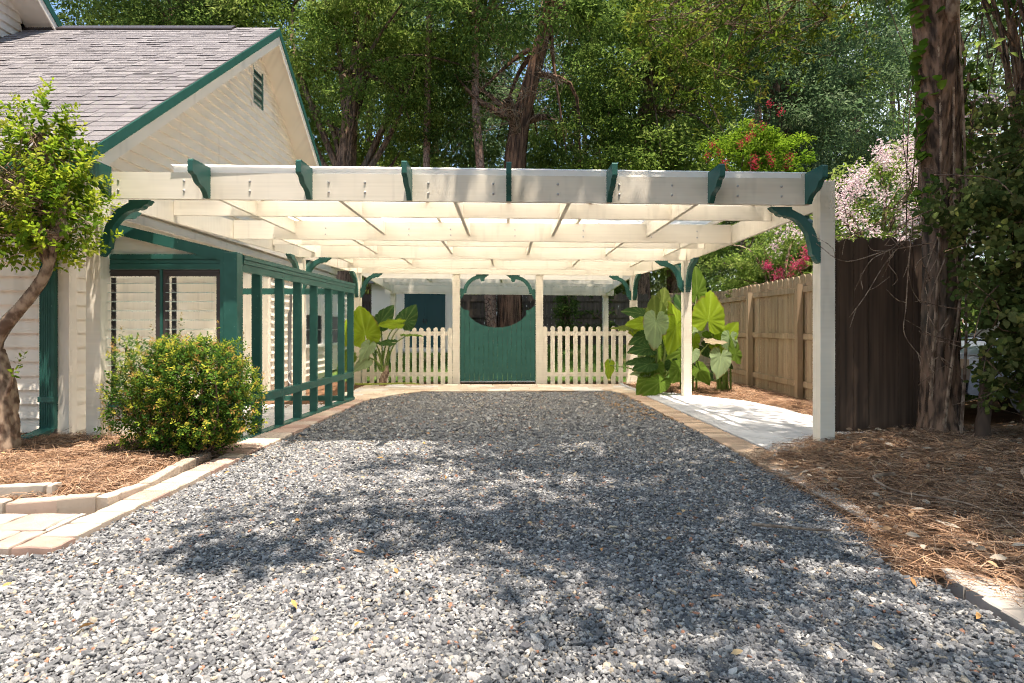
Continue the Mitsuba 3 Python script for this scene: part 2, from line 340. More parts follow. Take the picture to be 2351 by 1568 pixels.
# brick edging, right
edge = struct('kerb', box(2.07, 2.31, 2.0, 10.4, -.09, -.035), 'soil', label='brick edging along the right side of the gravel')
y = 1.95
while y < 10.35:
    d = r.uniform(.095, .11); off = r.normal() * .006 - .16 * max(0, (3.4 - y) / 1.4)
    lay(edge, 'brick', [sbox(2.045 + off, y, 2.325 + off, y + d)], -.06, .016, r, [(.42, .31, .22), (.48, .37, .27), (.36, .26, .19)] if y > 4.5 else [(.40, .36, .32), (.46, .42, .38)], inset=.003, wob=.002)
    y += d
# tan edging and slabs, left
edge2 = struct('kerb', box(-2.56, -2.26, 2.9, 9.2, -.12, -.04), 'soil', label='tan and pink stone edging along the left side of the gravel')
y = 2.86
while y < 9.15:
    d = r.uniform(.14, .24) if y < 5.2 else r.uniform(.22, .34); inner = -2.235 + r.normal() * .006
    outer = -2.44 if y < 5.0 else -2.60
    lay(edge2, 'paver', [Polygon([(outer, y), (inner, y + r.normal() * .008), (inner, y + d), (outer, y + d)])], -.06, .024, r, [(.40, .285, .235), (.44, .365, .305), (.34, .23, .19), (.42, .34, .27)], inset=.007, tilt=.010)
    y += d
PATH = Polygon([(-6, 2.90), (-2.45, 2.87), (-2.45, 3.44), (-6, 3.44)])
path = struct('path', box(-6, -2.47, 2.93, 3.42, -.10, -.03), 'soil', label='path of pale tan slabs leading off to the left')
lay(path, 'paver', courses(PATH, 2.86, 3.44, .24, .31, .22, .42, r, -6, -2.45), -.06, .022, r, [(.42, .35, .295), (.46, .40, .35), (.36, .285, .24)], inset=.007, tilt=.012)
# low kerb stones round the left bed
def kerb_run(P, h, w, lmin, lmax, z, rng, cols):
    L = LineString(P); s = 0
    while s < L.length - .05:
        l = min(rng.uniform(lmin, lmax), L.length - s)
        a, b = np.array(L.interpolate(s + .005).coords[0]), np.array(L.interpolate(s + l - .005).coords[0])
        d = (b - a) / np.linalg.norm(b - a); nn = np.array([-d[1], d[0]])
        q = Polygon([a - nn * w / 2, b - nn * w / 2, b + nn * w / 2, a + nn * w / 2])
        sl = slab(q, -.08, z + h + rng.normal() * .006, rng, pal(rng, 1, cols, None, .08)[0], tilt=.03, inset=.002, wob=.005)
        if sl: part(bed_kerb, 'kerb_stone', sl[:2], 'vc', color=sl[2])
        s += l
bed_kerb = thing('stone_kerb', 'low kerb of weathered tan stone blocks holding the sunny pine straw bed', 'kerb')
kc = [(.33, .275, .225), (.38, .325, .27), (.27, .23, .19), (.36, .27, .22)]
kerb_run([(-6.2, 3.50), (-3.2, 3.50), (-2.52, 3.60)], .062, .10, .26, .40, 0, r, kc)
kerb_run([(-2.49, 3.58), (-2.455, 4.05), (-2.50, 4.5), (-2.56, 4.95)], .060, .09, .28, .42, 0, r, kc)
kerb_run([(-3.75, 3.74), (-3.3, 3.72), (-2.92, 3.80)], .095, .10, .28, .40, 0, r, [(.44, .40, .35), (.50, .45, .39)])

# ------------------------------------------------------------------ pine straw beds
def bed_mesh(poly, step, base, amp, rng, edge=.3, seed=1, hf=None):
    x0, y0, x1, y1 = poly.bounds
    xs, ys = np.arange(x0, x1 + step, step), np.arange(y0, y1 + step, step)
    gx, gy = np.meshgrid(xs, ys); P = np.stack([gx.ravel(), gy.ravel()], 1)
    b = poly.boundary; pts = shapely.points(P); ins = shapely.contains(poly, pts); dist = shapely.distance(pts, b) * np.where(ins, 1, -1)
    z = zbed(P, dist, base, amp, edge, seed) + (hf(P) if hf else 0)
    F = grid_faces(len(ys), len(xs)); F = F[(dist[F] > -step * .7).all(1)]
    return np.column_stack([P, z]), F
def zbed(P, dist, base, amp, edge, seed):
    return zg(P[:, 1]) + np.clip(dist / edge, -.6, 1) * base + amp * nz(P, 3.1, seed) * np.clip(dist / edge, 0, 1) - .004
def needles(rng, poly, n, base, amp, edge, seed, cols, hf=None, wd=.0028, lift=.03, xmax=None):
    x0, y0, x1, y1 = poly.bounds; P = np.stack([rng.uniform(x0, x1, n * 3), rng.uniform(y0, y1, n * 3)], 1)
    d = shapely.distance(shapely.points(P), poly.boundary); ins = shapely.contains_xy(poly, P[:, 0], P[:, 1])
    ok = (ins | (d < .10 * rng.random(len(P)))) & (np.abs(P[:, 0]) < P[:, 1] * .9 + .5); P, d, ins = P[ok][:n], d[ok][:n], ins[ok][:n]; n = len(P)
    z = zbed(P, np.where(ins, d, -d), base, amp, edge, seed) + (hf(P) if hf else 0)
    clump = nz(P, 1.7, 17) * 2.5; a = clump + rng.normal(size=n) * .9
    L = rng.uniform(.09, .20, n); el = rng.normal(size=n) * .16
    dirv = np.stack([np.cos(a) * np.cos(el), np.sin(a) * np.cos(el), np.sin(el)], 1); bend = np.stack([-np.sin(a), np.cos(a), 0 * a], 1) * (rng.normal(size=n) * .22)[:, None]
    c = np.column_stack([P, np.maximum(z, zg(P[:, 1])) + .006 + rng.exponential(lift * .35, n)])
    side = np.stack([-np.sin(a), np.cos(a), rng.normal(size=n) * .6], 1); side = unit(side) * (wd * rng.uniform(.7, 1.3, n) / 2)[:, None]
    pts = [c - dirv * L[:, None] / 2, c + bend * L[:, None] * .45 + [0, 0, .004], c + dirv * L[:, None] / 2]
    V = np.stack([pts[0] - side, pts[0] + side, pts[1] - side, pts[1] + side, pts[2] - side, pts[2] + side], 1)
    V[..., 2] = np.maximum(V[..., 2], zg(V[..., 1]) - .03)
    F0 = np.array([[0, 1, 3], [0, 3, 2], [2, 3, 5], [2, 5, 4]])
    return V.reshape(-1, 3), (np.arange(n)[:, None, None] * 6 + F0).reshape(-1, 3), np.repeat(pal(rng, n, cols, None, .22), 6, 0)
STRAW = [(.35, .225, .15), (.25, .152, .098), (.46, .33, .235), (.15, .09, .06), (.37, .225, .135)]
r = np.random.default_rng(31)
BEDL = Polygon([(-6.5, 5.66), (-4.0, 5.66), (-2.72, 5.50), (-2.60, 5.35), (-2.56, 4.95), (-2.54, 4.5), (-2.50, 4.05), (-2.58, 3.68), (-3.3, 3.57), (-6.5, 3.57)])
BEDR = Polygon([(2.10, 4.95), (2.02, 4.15), (2.02, 3.7), (1.99, 3.3), (1.85, 2.92), (1.78, 2.62), (2.02, 2.50), (2.12, 2.1), (2.2, 1.2), (9, 1.2), (9, 7.5), (4.6, 5.95), (3.1, 5.85), (2.36, 5.25)])
BEDF = Polygon([(3.86, 6.2), (3.86, 8.1), (3.72, 9.0), (3.3, 9.75), (2.8, 10.4), (2.47, 11.2), (2.44, 12.35), (4.95, 12.35), (4.78, 9), (4.6, 6.2)])
hl = lambda P: 0.045 * np.clip((P[:, 1] - 3.6) / 1.8, 0, 1)
hr = lambda P: 0.05 * np.clip((P[:, 0] - 2.4) / 2.0, 0, 1)
for nm, poly, nn, base, amp, seed, hf, lab in (('pine_straw', BEDL, 15000, .05, .018, 3, hl, 'sunlit rust-brown pine straw in the left bed'),
                                               ('pine_straw', BEDR, 34000, .05, .028, 4, hr, 'shaded brown pine straw covering the right bed'),
                                               ('pine_straw', BEDF, 9000, .05, .02, 5, None, 'pine straw along the foot of the board fence')):
    struct('mulch_bed', bed_mesh(poly, .07, base, amp, r, .3, seed, hf), 'soil', smooth=True)
    v, f, k = needles(r, poly, nn, base, amp, .3, seed, STRAW, hf)
    key = uniq(nm); put(key, (v, f), 'vc_rough', color=k); labels[key] = {'kind': 'stuff', 'label': lab}
# leaf litter: dry leaves on the right bed and on the gravel
def litter(rng, n, poly, zf, cols, Lr, label, thin=1.0):
    x0, y0, x1, y1 = poly.bounds; P = np.stack([rng.uniform(x0, x1, n * 5), rng.uniform(y0, y1, n * 5)], 1)
    P = P[shapely.contains_xy(poly, P[:, 0], P[:, 1]) & (np.abs(P[:, 0]) < P[:, 1] * .9 + .4)][:n]; n = len(P)
    a = rng.uniform(0, 6.28, n); ax = np.stack([np.cos(a), np.sin(a), rng.normal(size=n) * .18], 1)
    v, f, k = leaves(rng, np.column_stack([P, zf(P)]), ax, np.stack([rng.normal(size=n) * .5, rng.normal(size=n) * .5, np.ones(n)], 1), rng.uniform(*Lr, n), rng.uniform(*Lr, n) * .42 * thin, pal(rng, n, cols, None, .2), fine=True, droop=.12)
    key = uniq('fallen_leaves'); put(key, (v, f), 'vc_rough', color=k); labels[key] = {'kind': 'stuff', 'label': label}
litter(r, 620, BEDR, lambda P: zbed(P, np.full(len(P), .3), .05, .028, .3, 4) + hr(P) + .028, [(.30, .24, .18), (.42, .36, .29), (.20, .14, .10), (.26, .17, .10)], (.035, .085), 'pale dry leaves scattered over the shaded pine straw')
litter(r, 130, BEDL, lambda P: zbed(P, np.full(len(P), .3), .05, .018, .3, 3) + hl(P) + .02, [(.40, .27, .17), (.34, .2, .1)], (.03, .06), 'few curled dry leaves on the sunlit pine straw')
litter(r, 150, GRAVEL, lambda P: zg(P[:, 1]) + .022, [(.46, .26, .10), (.36, .19, .08), (.50, .36, .2)], (.035, .075), 'brown dry leaves scattered on the gravel', .75)
EDGE = Polygon([(1.5, 7.0), (2.02, 7.0), (2.02, 10.3), (1.5, 10.4)])
litter(r, 260, EDGE, lambda P: zg(P[:, 1]) + .02, [(.40, .25, .12), (.33, .19, .09)], (.03, .06), 'drift of small brown leaves along the brick edging')
# fallen sticks
for P, rad, lab in (([(2.62, 3.95, .12), (2.42, 3.86, .12), (2.40, 3.6, .10), (2.62, 3.38, .10), (2.66, 3.2, .09)], .010, 'pale curved fallen stick near the brick edging'),
                    ([(3.3, 3.7, .14), (3.55, 4.0, .15), (3.95, 4.2, .16), (4.4, 4.35, .16)], .016, 'thick bare fallen branch lying across the shaded straw'),
                    ([(2.5, 2.75, .10), (2.62, 2.55, .11), (2.66, 2.3, .10), (2.78, 2.1, .1)], .011, 'pale fallen stick at the front of the shaded bed'),
                    ([(3.52, 3.62, .15), (3.5, 3.45, .14), (3.48, 3.32, .12)], .011, 'short grey stick standing out of the straw'),
                    ([(1.34, 3.2, .03), (1.6, 3.12, .03), (1.72, 3.1, .03)], .008, 'thin brown twig lying on the gravel')):
    k = thing('stick', lab, 'stick'); put(k, tube(spline(P, 14), np.linspace(rad, rad * .5, 14), 6, .3, r), 'pale_bark', smooth=50)

# ------------------------------------------------------------------ carport
carport = thing('carport', 'cream timber carport over the gravel drive with green rafter ends', 'carport')
zb = lambda x: 2.257 - 0.0095 * np.asarray(x, float)
BH = 0.243
Lx = lambda y: float(np.interp(y, [5.4, 9.75, 12.5, 15.6], [-3.84, -3.46, -3.20, -3.05]))
Rx = lambda y: float(np.interp(y, [5.4, 9.75, 12.5, 15.6], [2.965, 2.99, 2.70, 2.62]))
def beam(x0, x1, y0, y1, lo=0.0, hi=BH):
    a, b = zb(x0), zb(x1)
    return hexa([(x0, y0, a + lo), (x1, y0, b + lo), (x1, y1, b + lo), (x0, y1, a + lo)], [(x0, y0, a + hi), (x1, y0, b + hi), (x1, y1, b + hi), (x0, y1, a + hi)])
def post(x, y, w=.14, top=None, z0=None):
    t = (zb(x) + BH - .004) if top is None else top
    part(carport, 'post', rbox(x - w / 2, x + w / 2, y - w / 2, y + w / 2, (zg(y) - .12) if z0 is None else z0, t, .006), 'cream')
for y in (5.47, 9.75, 12.5):
    post(Lx(y), y); post(Rx(y), y)
post(Lx(15.6), 15.6, top=2.28, z0=0); post(Rx(15.6), 15.6, top=2.28, z0=0)
GX0, GX1 = -1.008, 0.598
post(GX0 - .085, 12.5, .155, top=zb(-1) - .002); post(GX1 + .085, 12.5, .155, top=zb(.6) - .002)
# cross beams and lighter joists
part(carport, 'beam', beam(-3.655, 2.755, 5.325, 5.365), 'cream')
for y in (7.70, 9.66, 11.3, 12.40):
    x0 = Lx(y) + (.03 if y != 9.66 else .0); part(carport, 'beam', beam(x0, Rx(y) - .03, y, y + .04), 'cream')
for y in (6.5, 8.75, 10.5, 11.9):
    part(carport, 'joist', beam(Lx(y) + .03, Rx(y) - .03, y, y + .038, .075, BH), 'cream')
for y in (13.4, 14.5):
    part(carport, 'joist', beam(Lx(y) + .03, Rx(y) - .03, y, y + .04, -.02, .15), 'cream')
part(carport, 'beam', beam(Lx(15.6) - .2, Rx(15.6) + .2, 15.48, 15.52, -.25, -.02), 'cream')
part(carport, 'joist', beam(Lx(15) + .03, Rx(15) - .03, 15.0, 15.04, -.05, .12), 'cream')
# side beams, in lengths between the posts
def side(xf, y0, y1, s, dz0=0.0, dz1=0.0):
    xa, xb = xf(y0), xf(y1); w = .04
    a, b = zb(xa) - .002 + dz0, zb(xb) - .002 + dz1
    return hexa([(xa - w / 2 + s, y0, a), (xa + w / 2 + s, y0, a), (xb + w / 2 + s, y1, b), (xb - w / 2 + s, y1, b)],
                [(xa - w / 2 + s, y0, a + BH - .006), (xa + w / 2 + s, y0, a + BH - .006), (xb + w / 2 + s, y1, b + BH - .006), (xb - w / 2 + s, y1, b + BH - .006)])
for y0, y1 in ((5.545, 9.655), (9.83, 12.395)):
    part(carport, 'side_beam', side(Lx, y0, y1, 0), 'cream'); part(carport, 'side_beam', side(Rx, y0, y1, 0), 'cream')
part(carport, 'side_beam', side(Lx, 12.6, 15.47, 0, 0, -.2), 'cream'); part(carport, 'side_beam', side(Rx, 12.6, 15.47, 0, 0, -.2), 'cream')
# short blocking between beams, in three staggered rows
def block(x, y0, y1, lo=.075):
    part(carport, 'blocking', beam(x - .02, x + .02, y0, y1, lo, BH - .004), 'cream')
for x in (-2.81, -1.63, -.51, .60, 1.85):
    block(x, 5.37, 6.495); block(x, 6.543, 7.695)
for x in (-3.2, -2.17, -.92, .34, 1.63, 2.6): block(x, 7.745, 8.745); block(x, 8.793, 9.655)
for x in (-3.0, -1.86, -.28, 1.27, 2.4): block(x, 9.705, 10.495); block(x, 10.543, 11.295)
for x in (-1.9, -.15): block(x, 13.445, 14.495, .0)
# rafters on top, scrolled green rafter ends over the front beam, bolts
BX = [-3.633, -2.73, -1.80, -.89, .012, .925, 1.85, 2.735]
prof = Polygon([(0, .005), (.035, .0), (.05, .022), (.075, .055), (.115, .078), (.165, .09), (.205, .108), (.225, .135), (.24, .155), (.285, .165), (.30, .18), (.30, .272), (.285, .285), (0, .285)])
for i, x in enumerate(BX):
    part(carport, 'rafter_end', extr(prof, .046, ((x - .023, 5.322, float(zb(x))), (0, -1, 0), (0, 0, 1), (1, 0, 0))), 'green')
    if 0 < i: part(carport, 'rafter', beam(x - .02, x + .02, 5.37, 12.55, BH + .003, BH + .058), 'cream')
bolt = trimesh.creation.icosphere(1, .011)
for x in (-3.55, -2.95, -2.35, -1.63, -1.30, -.72, -.13, .46, 1.02, 1.5, 2.1, 2.5):
    for dz in (.075, .165):
        part(carport, 'bolt', (bolt.vertices * [1, .7, 1] + [x, 5.322, float(zb(x)) + dz], bolt.faces), 'steel', smooth=True)
for x in (-2.4, -1.3, -.75, .1, 1.0, 1.9, 2.5):
    for dz in (.07, .15):
        part(carport, 'bolt', (bolt.vertices * [1, .7, 1] + [x, 7.697, float(zb(x)) + dz], bolt.faces), 'steel', smooth=True)
part(carport, 'trim_board', hexa([(-3.05, 5.33, zb(-3.05) + BH + .002), (2.70, 5.37, zb(2.7) + BH + .002), (2.70, 5.40, zb(2.7) + BH + .002), (-3.05, 5.365, zb(-3.05) + BH + .002)],
                                 [(-3.05, 5.33, zb(-3.05) + BH + .060), (2.70, 5.37, zb(2.7) + BH + .060), (2.70, 5.40, zb(2.7) + BH + .060), (-3.05, 5.365, zb(-3.05) + BH + .060)]), 'white')
rx = [-3.06, -2.25, -1.34, -.43, .47, 1.39, 2.30, 2.86]
for a, b in zip(rx[:-1], rx[1:]):
    fa, fb = 5.30 + .012 * (a + 3.06), 5.30 + .012 * (b + 3.06); n = 9
    xs = np.linspace(a, b + .02, n); V = []
    for yy0, yy1 in ((fa, fb), (12.62, 12.62)):
        for i, x in enumerate(xs): V.append((x, yy0 + (yy1 - yy0) * i / (n - 1), float(zb(x)) + BH + .066 + (.002 if i % 2 else 0)))
    F = [(i, i + 1, n + i + 1, n + i) for i in range(n - 1)]
    part(carport, 'roof_panel', (np.array(V), np.array(F)), 'roof_sheet')
# curved knee braces
def brace_poly():
    return Polygon([(.262, 0), (.262, .024), (.173, .069), (.138, .098), (.109, .133), (.080, .168), (.060, .206), (.043, .245), (.032, .286), (.024, .323), (0, .327), (0, .52), (.02, .508), (.045, .48), (.052, .455), (.077, .44), (.080, .41), (.093, .343),
                    (.109, .27), (.126, .232), (.149, .198), (.175, .163), (.206, .133), (.236, .112), (.27, .097), (.305, .092), (.322, .078), (.350, .084), (.385, .070), (.40, .048), (.431, .036), (.462, 0)])
BP = brace_poly()
def brace(x, y, ux, uy, dep=.075, z=None):
    z = float(zb(x)) - .002 if z is None else z
    w = np.array([-uy, ux, 0.0]); o = np.array([x, y, z]) - w * dep / 2
    part(carport, 'brace', extr(BP, dep, (o, (ux, uy, 0), (0, 0, -1), w)), 'green')
brace(Lx(5.47) + .071, 5.43, 1, 0); brace(Rx(5.47) - .071, 5.43, -1, 0)
brace(Lx(5.47), 5.542, .085, .996); brace(Rx(5.47), 5.542, 0, 1)
brace(Lx(9.75) + .071, 9.70, 1, 0); brace(Rx(9.75) - .071, 9.70, -1, 0)
for yy, s in ((9.678, -1), (9.822, 1)):
    brace(Rx(yy), yy, 0, s); brace(Lx(yy), yy, 0, s)
brace(Lx(12.5) + .071, 12.45, 1, 0); brace(Rx(12.5) - .071, 12.45, -1, 0)
brace(Rx(12.42), 12.428, 0, -1); brace(Lx(12.42), 12.428, 0, -1)
gp = union_all([Point(.455, .41).buffer(.40, 48).difference(Point(.455, .41).buffer(.325, 48)).intersection(sbox(.02, 0, .455, .40)),
                Polygon([(.34, 0), (.62, 0), (.60, .022), (.575, .03), (.56, .05), (.535, .06), (.525, .08), (.34, .085)]), Point(.475, .10).buffer(.046),
                Polygon([(.0, .30), (.055, .30), (.085, .36), (.07, .40), (.085, .43), (.055, .46), (.04, .50), (0, .52)])])
for x, s in ((GX0, 1), (GX1, -1)):
    part(carport, 'brace', extr(gp, .05, ((x - 0, 12.45, float(zb(x)) - .004), (s, 0, 0), (0, 0, -1), (0, 1, 0))), 'green')

# ------------------------------------------------------------------ gate and picket fences
gate = thing('gate', 'green plank gate with scooped top between the two cream posts', 'gate')
top = [(-1.0085, 1.583), (-.975, 1.56), (-.944, 1.527), (-.90, 1.508), (-.845, 1.503), (-.818, 1.485), (-.815, 1.44), (-.835, 1.40), (-.80, 1.355), (-.748, 1.303), (-.66, 1.24), (-.562, 1.191), (-.40, 1.146), (-.245, 1.128),
       (-.09, 1.137), (.0535, 1.168), (.17, 1.215), (.277, 1.278), (.35, 1.345), (.405, 1.40), (.385, 1.44), (.384, 1.48), (.41, 1.50), (.46, 1.505), (.505, 1.528), (.54, 1.565), (.596, 1.592)]
outline = Polygon([(-1.0085, -.012), *top, (.596, -.012)])
xs = np.linspace(-1.0085, .596, 17)
for i in range(16):
    p = outline.intersection(sbox(xs[i] + .0025, -1, xs[i + 1] - .0025, 3))
    p = max(p.geoms, key=lambda q: q.area) if hasattr(p, 'geoms') else p
    part(gate, 'plank', extr(p, .022, ((0, 12.462 + .003 * (i % 3), 0), (1, 0, 0), (0, 0, 1), (0, 1, 0))), 'green')
part(gate, 'rail', box(-.99, .58, 12.492, 12.53, .15, .24), 'green'); part(gate, 'rail', box(-.99, .58, 12.492, 12.53, .92, 1.01), 'green')
part(gate, 'stile', box(-1.005, -.965, 12.492, 12.53, .0, 1.55), 'green'); part(gate, 'stile', box(.553, .593, 12.492, 12.53, .0, 1.55), 'green')
part(gate, 'kick_strip', bar((-1.0, 12.455, -.026), (.59, 12.455, -.022), .02, .026), 'steel')
def picket_fence(x0, x1, n, y, ztop, lab):
    t = thing('picket_fence', lab, 'fence', None); xs = np.linspace(x0, x1, n); w = .094; r_ = np.random.default_rng(n)
    for x in xs:
        h = ztop + r_.normal() * .004; p = union_all([sbox(-w / 2, -.085, w / 2, h - w / 2), Point(0, h - w / 2).buffer(w / 2, 10)])
        part(t, 'picket', extr(p, .02, ((x + r_.normal() * .003, y, 0), (1, 0, 0), (0, 0, 1), (0, 1, 0))), 'cream')
    for z in (.13, 1.0): part(t, 'rail', box(x0 - .08, x1 + .05, y + .022, y + .06, z - .045, z + .045), 'cream')
picket_fence(-3.04, -1.23, 13, 12.44, 1.125, 'cream picket fence left of the green gate')
picket_fence(.80, 2.58, 12, 12.44, 1.155, 'cream picket fence right of the green gate')

# ------------------------------------------------------------------ house
house = thing('house', 'cream lap-sided house with grey shingle gable roof and dark green trim', 'house')
HX, HY, RX0, EY, AY, EZ, AZ = -4.25, 5.65, -3.85, 5.29, 9.83, 2.70, 6.16
SL = (AZ - EZ) / (AY - EY)
roofz = lambda y: AZ - SL * abs(y - AY)
wall = part(house, 'wall', box(-12, HX - .03, HY + .03, 14.0, -.1, 2.52), 'siding')
gab = Polygon([(HY + .03, 2.53), (14.0, 2.53), (14.0, roofz(14.0) - .12), (AY, AZ - .12), (HY + .03, roofz(HY + .03) - .12)])
gwall = part(house, 'wall', extr(gab, .4, ((HX - .43, 0, 0), (0, 1, 0), (0, 0, 1), (1, 0, 0))), 'siding')
EXP = .137
def lap_y(x0, x1, y, z):          # clapboard on a wall that faces -y
    return hexa([(x0, y - .024, z), (x1, y - .024, z), (x1, y + .028, z), (x0, y + .028, z)], [(x0, y + .012, z + EXP + .012), (x1, y + .012, z + EXP + .012), (x1, y + .028, z + EXP + .012), (x0, y + .028, z + EXP + .012)])
def lap_x(y0, y1, x, z, y0t=None, y1t=None):
    y0t = y0 if y0t is None else y0t; y1t = y1 if y1t is None else y1t
    return hexa([(x + .024, y0, z), (x + .024, y1, z), (x - .028, y1, z), (x - .028, y0, z)], [(x - .012, y0t, z + EXP + .012), (x - .012, y1t, z + EXP + .012), (x - .028, y1t, z + EXP + .012), (x - .028, y0t, z + EXP + .012)])
for i in range(18):
    z = .10 + i * EXP; part(wall, 'siding_board', lap_y(-7.0, -4.335, HY, z), 'siding')
    part(wall, 'siding_board', lap_x(HY + .005, 5.99, HX, z), 'siding')
    if i < 16:
        for a, b in ((10.46, 12.16), (14.76, 16.0)) if .7 < z < 2.06 - EXP * .0 else ((10.46, 16.0),):
            part(wall, 'siding_board', lap_x(a, b, HX, z), 'siding')
part(wall, 'panel', box(HX - .028, HX - .004, 5.99, 10.45, -.05, 2.3), 'cream'); part(wall, 'trim_board', box(HX - .02, HX + .012, 10.40, 10.45, 0, 2.25), 'siding')
part(wall, 'trim_board', box(HX - .02, HX + .03, 5.99, 14.4, 2.30, 2.40), 'siding'); part(wall, 'trim_board', box(HX - .02, HX + .055, 5.99, 14.4, 2.44, 2.56), 'siding')
part(house, 'corner_board', box(-4.335, HX + .022, HY - .022, HY + .002, .06, 2.6), 'siding'); part(house, 'corner_board', box(HX - .01, HX + .024, HY + .003, HY + .075, .06, 2.6), 'siding')
part(house, 'foundation', box(-7, HX - .04, HY + .01, HY + .03, -.1, .1), 'pale_bark')
for i in range(24):
    z = 2.56 + i * EXP
    if z + EXP > AZ - .16: break
    half = lambda zz: (AZ - .13 - zz) / SL
    a, b = half(z), max(half(z + EXP + .012), .02); y0, y1 = max(AY - a, HY), min(AY + a, 14.0); y0t, y1t = max(AY - b, HY), min(AY + b, 14.0)
    part(gwall, 'siding_board', lap_x(y0, y1, HX, z, y0t, y1t), 'siding')
# roof deck, rake boards, soffit, fascia
def slope_slab(x0, x1, y0, y1, off0, off1):
    """slab lying along the roof slope between heights off0 and off1 (vertical)"""
    return hexa([(x0, y0, roofz(y0) + off0), (x1, y0, roofz(y0) + off0), (x1, y1, roofz(y1) + off0), (x0, y1, roofz(y1) + off0)],
                [(x0, y0, roofz(y0) + off1), (x1, y0, roofz(y0) + off1), (x1, y1, roofz(y1) + off1), (x0, y1, roofz(y1) + off1)])
SH = [(.160, .153, .162), (.174, .166, .175), (.148, .141, .151), (.190, .182, .190), (.166, .158, .168)]
roof = part(house, 'roof', cat([slope_slab(-13, RX0, EY, AY, -.05, -.004), slope_slab(-13, RX0, AY, 14.37, -.05, -.004)]), 'dark')
r = np.random.default_rng(41); slope_len = math.hypot(AY - EY, AZ - EZ); cs, sn = (AY - EY) / slope_len, (AZ - EZ) / slope_len
CE = slope_len / 40; recs = []
for c in range(40):
    s0 = c * CE; D = EY + s0 * cs; xl = -.88 * D - .35; x = RX0 + .012
    while x > xl:
        w = r.uniform(.10, .25); recs.append((c, x - w, x, float(r.choice([.002, .002, .003, .006, .010])))); x -= w
def shingle(c, xa, xb, th):
    s0, s1 = c * CE - .008, (c + 1) * CE + .045; lift = .007
    def P(x, s, h): return (x, EY + s * cs - h * sn, EZ + s * sn + h * cs)
    b = [P(xa + .002, s0, lift - .010), P(xb - .002, s0, lift - .010), P(xb - .002, s1, .0), P(xa + .002, s1, .0)]; t = [P(xa + .002, s0, lift + th), P(xb - .002, s0, lift + th), P(xb - .002, s1, .003), P(xa + .002, s1, .003)]
    return np.array(b + t), QF
def scol(n, cc): return np.repeat(pal(r, n, SH, None, .07), 8, 0)
for rec in recs[:300]:
    v, f = shingle(*rec); part(roof, 'shingle', (v, f), 'vc_rough', color=scol(1, 0))
v, f = cat([shingle(*q) for q in recs[300:]]); part(roof, 'shingle_course', (v, f), 'vc_rough', color=scol(len(recs) - 300, 0), stuff=True)
part(roof, 'ridge_cap', cat([slope_slab(-12, -4.58, AY - .15, AY, .022, .05), slope_slab(-12, -4.58, AY, AY + .15, .022, .05)]), 'bronze')
for y0, y1 in ((EY, AY), (AY, 14.37)):
    s = 1 if y0 < AY else -1
    part(house, 'rake_trim', slope_slab(RX0 - .02, RX0 + .022, y0, y1, -.125, -.003), 'green')
    part(house, 'rake_board', slope_slab(RX0 - .022, RX0 + .004, y0, y1, -.275, -.127), 'siding')
    part(house, 'soffit', slope_slab(HX - .02, RX0 - .024, y0, y1, -.175, -.135), 'siding')
part(house, 'fascia', box(-12, RX0 + .02, EY - .024, EY - .001, EZ - .17, EZ - .006), 'green')
part(house, 'soffit', box(-12, RX0 - .03, EY, HY - .03, EZ - .185, EZ - .16), 'siding')
part(house, 'frieze_board', box(-7, HX, HY - .024, HY, EZ - .30, EZ - .19), 'siding')
# gable vent
vent = part(house, 'vent', cat([box(HX - .01, HX + .03, 9.66, 9.70, 4.80, 5.56), box(HX - .01, HX + .03, 10.10, 10.14, 4.80, 5.56), box(HX - .01, HX + .03, 9.70, 10.10, 5.50, 5.56), box(HX - .01, HX + .03, 9.70, 10.10, 4.80, 4.86)]), 'siding')
part(vent, 'backing', box(HX - .01, HX + .006, 9.70, 10.10, 4.86, 5.50), 'dark')
part(vent, 'frame', cat([box(HX + .007, HX + .026, 9.70, 9.735, 4.86, 5.50), box(HX + .007, HX + .026, 10.065, 10.10, 4.86, 5.50)]), 'green')
for i in range(9):
    z = 4.88 + i * .067; part(vent, 'slat', hexa([(HX + .026, 9.737, z), (HX + .026, 10.063, z), (HX + .032, 10.063, z + .006), (HX + .032, 9.737, z + .006)], [(HX + .006, 9.737, z + .045), (HX + .006, 10.063, z + .045), (HX + .012, 10.063, z + .051), (HX + .012, 9.737, z + .051)]), 'green')
# double window in the long wall
for a, b in ((12.22, 13.40), (13.52, 14.70)):
    w = part(house, 'window', cat([box(HX - .02, HX + .035, a - .06, a, .70, 2.12), box(HX - .02, HX + .035, b, b + .06, .70, 2.12), box(HX - .02, HX + .035, a, b, 2.05, 2.12), box(HX - .02, HX + .05, a, b, .70, .76)]), 'white')
    part(w, 'sash', cat([box(HX - .01, HX + .02, a, a + .05, .76, 2.05), box(HX - .01, HX + .02, b - .05, b, .76, 2.05), box(HX - .01, HX + .02, a + .05, b - .05, 1.40, 1.47), box(HX - .01, HX + .02, a + .05, b - .05, 2.0, 2.05)]), 'white')
    part(w, 'muntin', cat([box(HX + .001, HX + .012, (a + b) / 2 - .012, (a + b) / 2 + .012, .77, 1.395), box(HX + .001, HX + .011, a + .05, b - .05, 1.07, 1.094)]), 'steel')
    part(w, 'pane', box(HX - .012, HX - .002, a + .05, b - .05, .76, 1.40), 'black_glass'); part(w, 'blind', box(HX - .012, HX - .004, a + .05, b - .05, 1.47, 2.0), 'white')
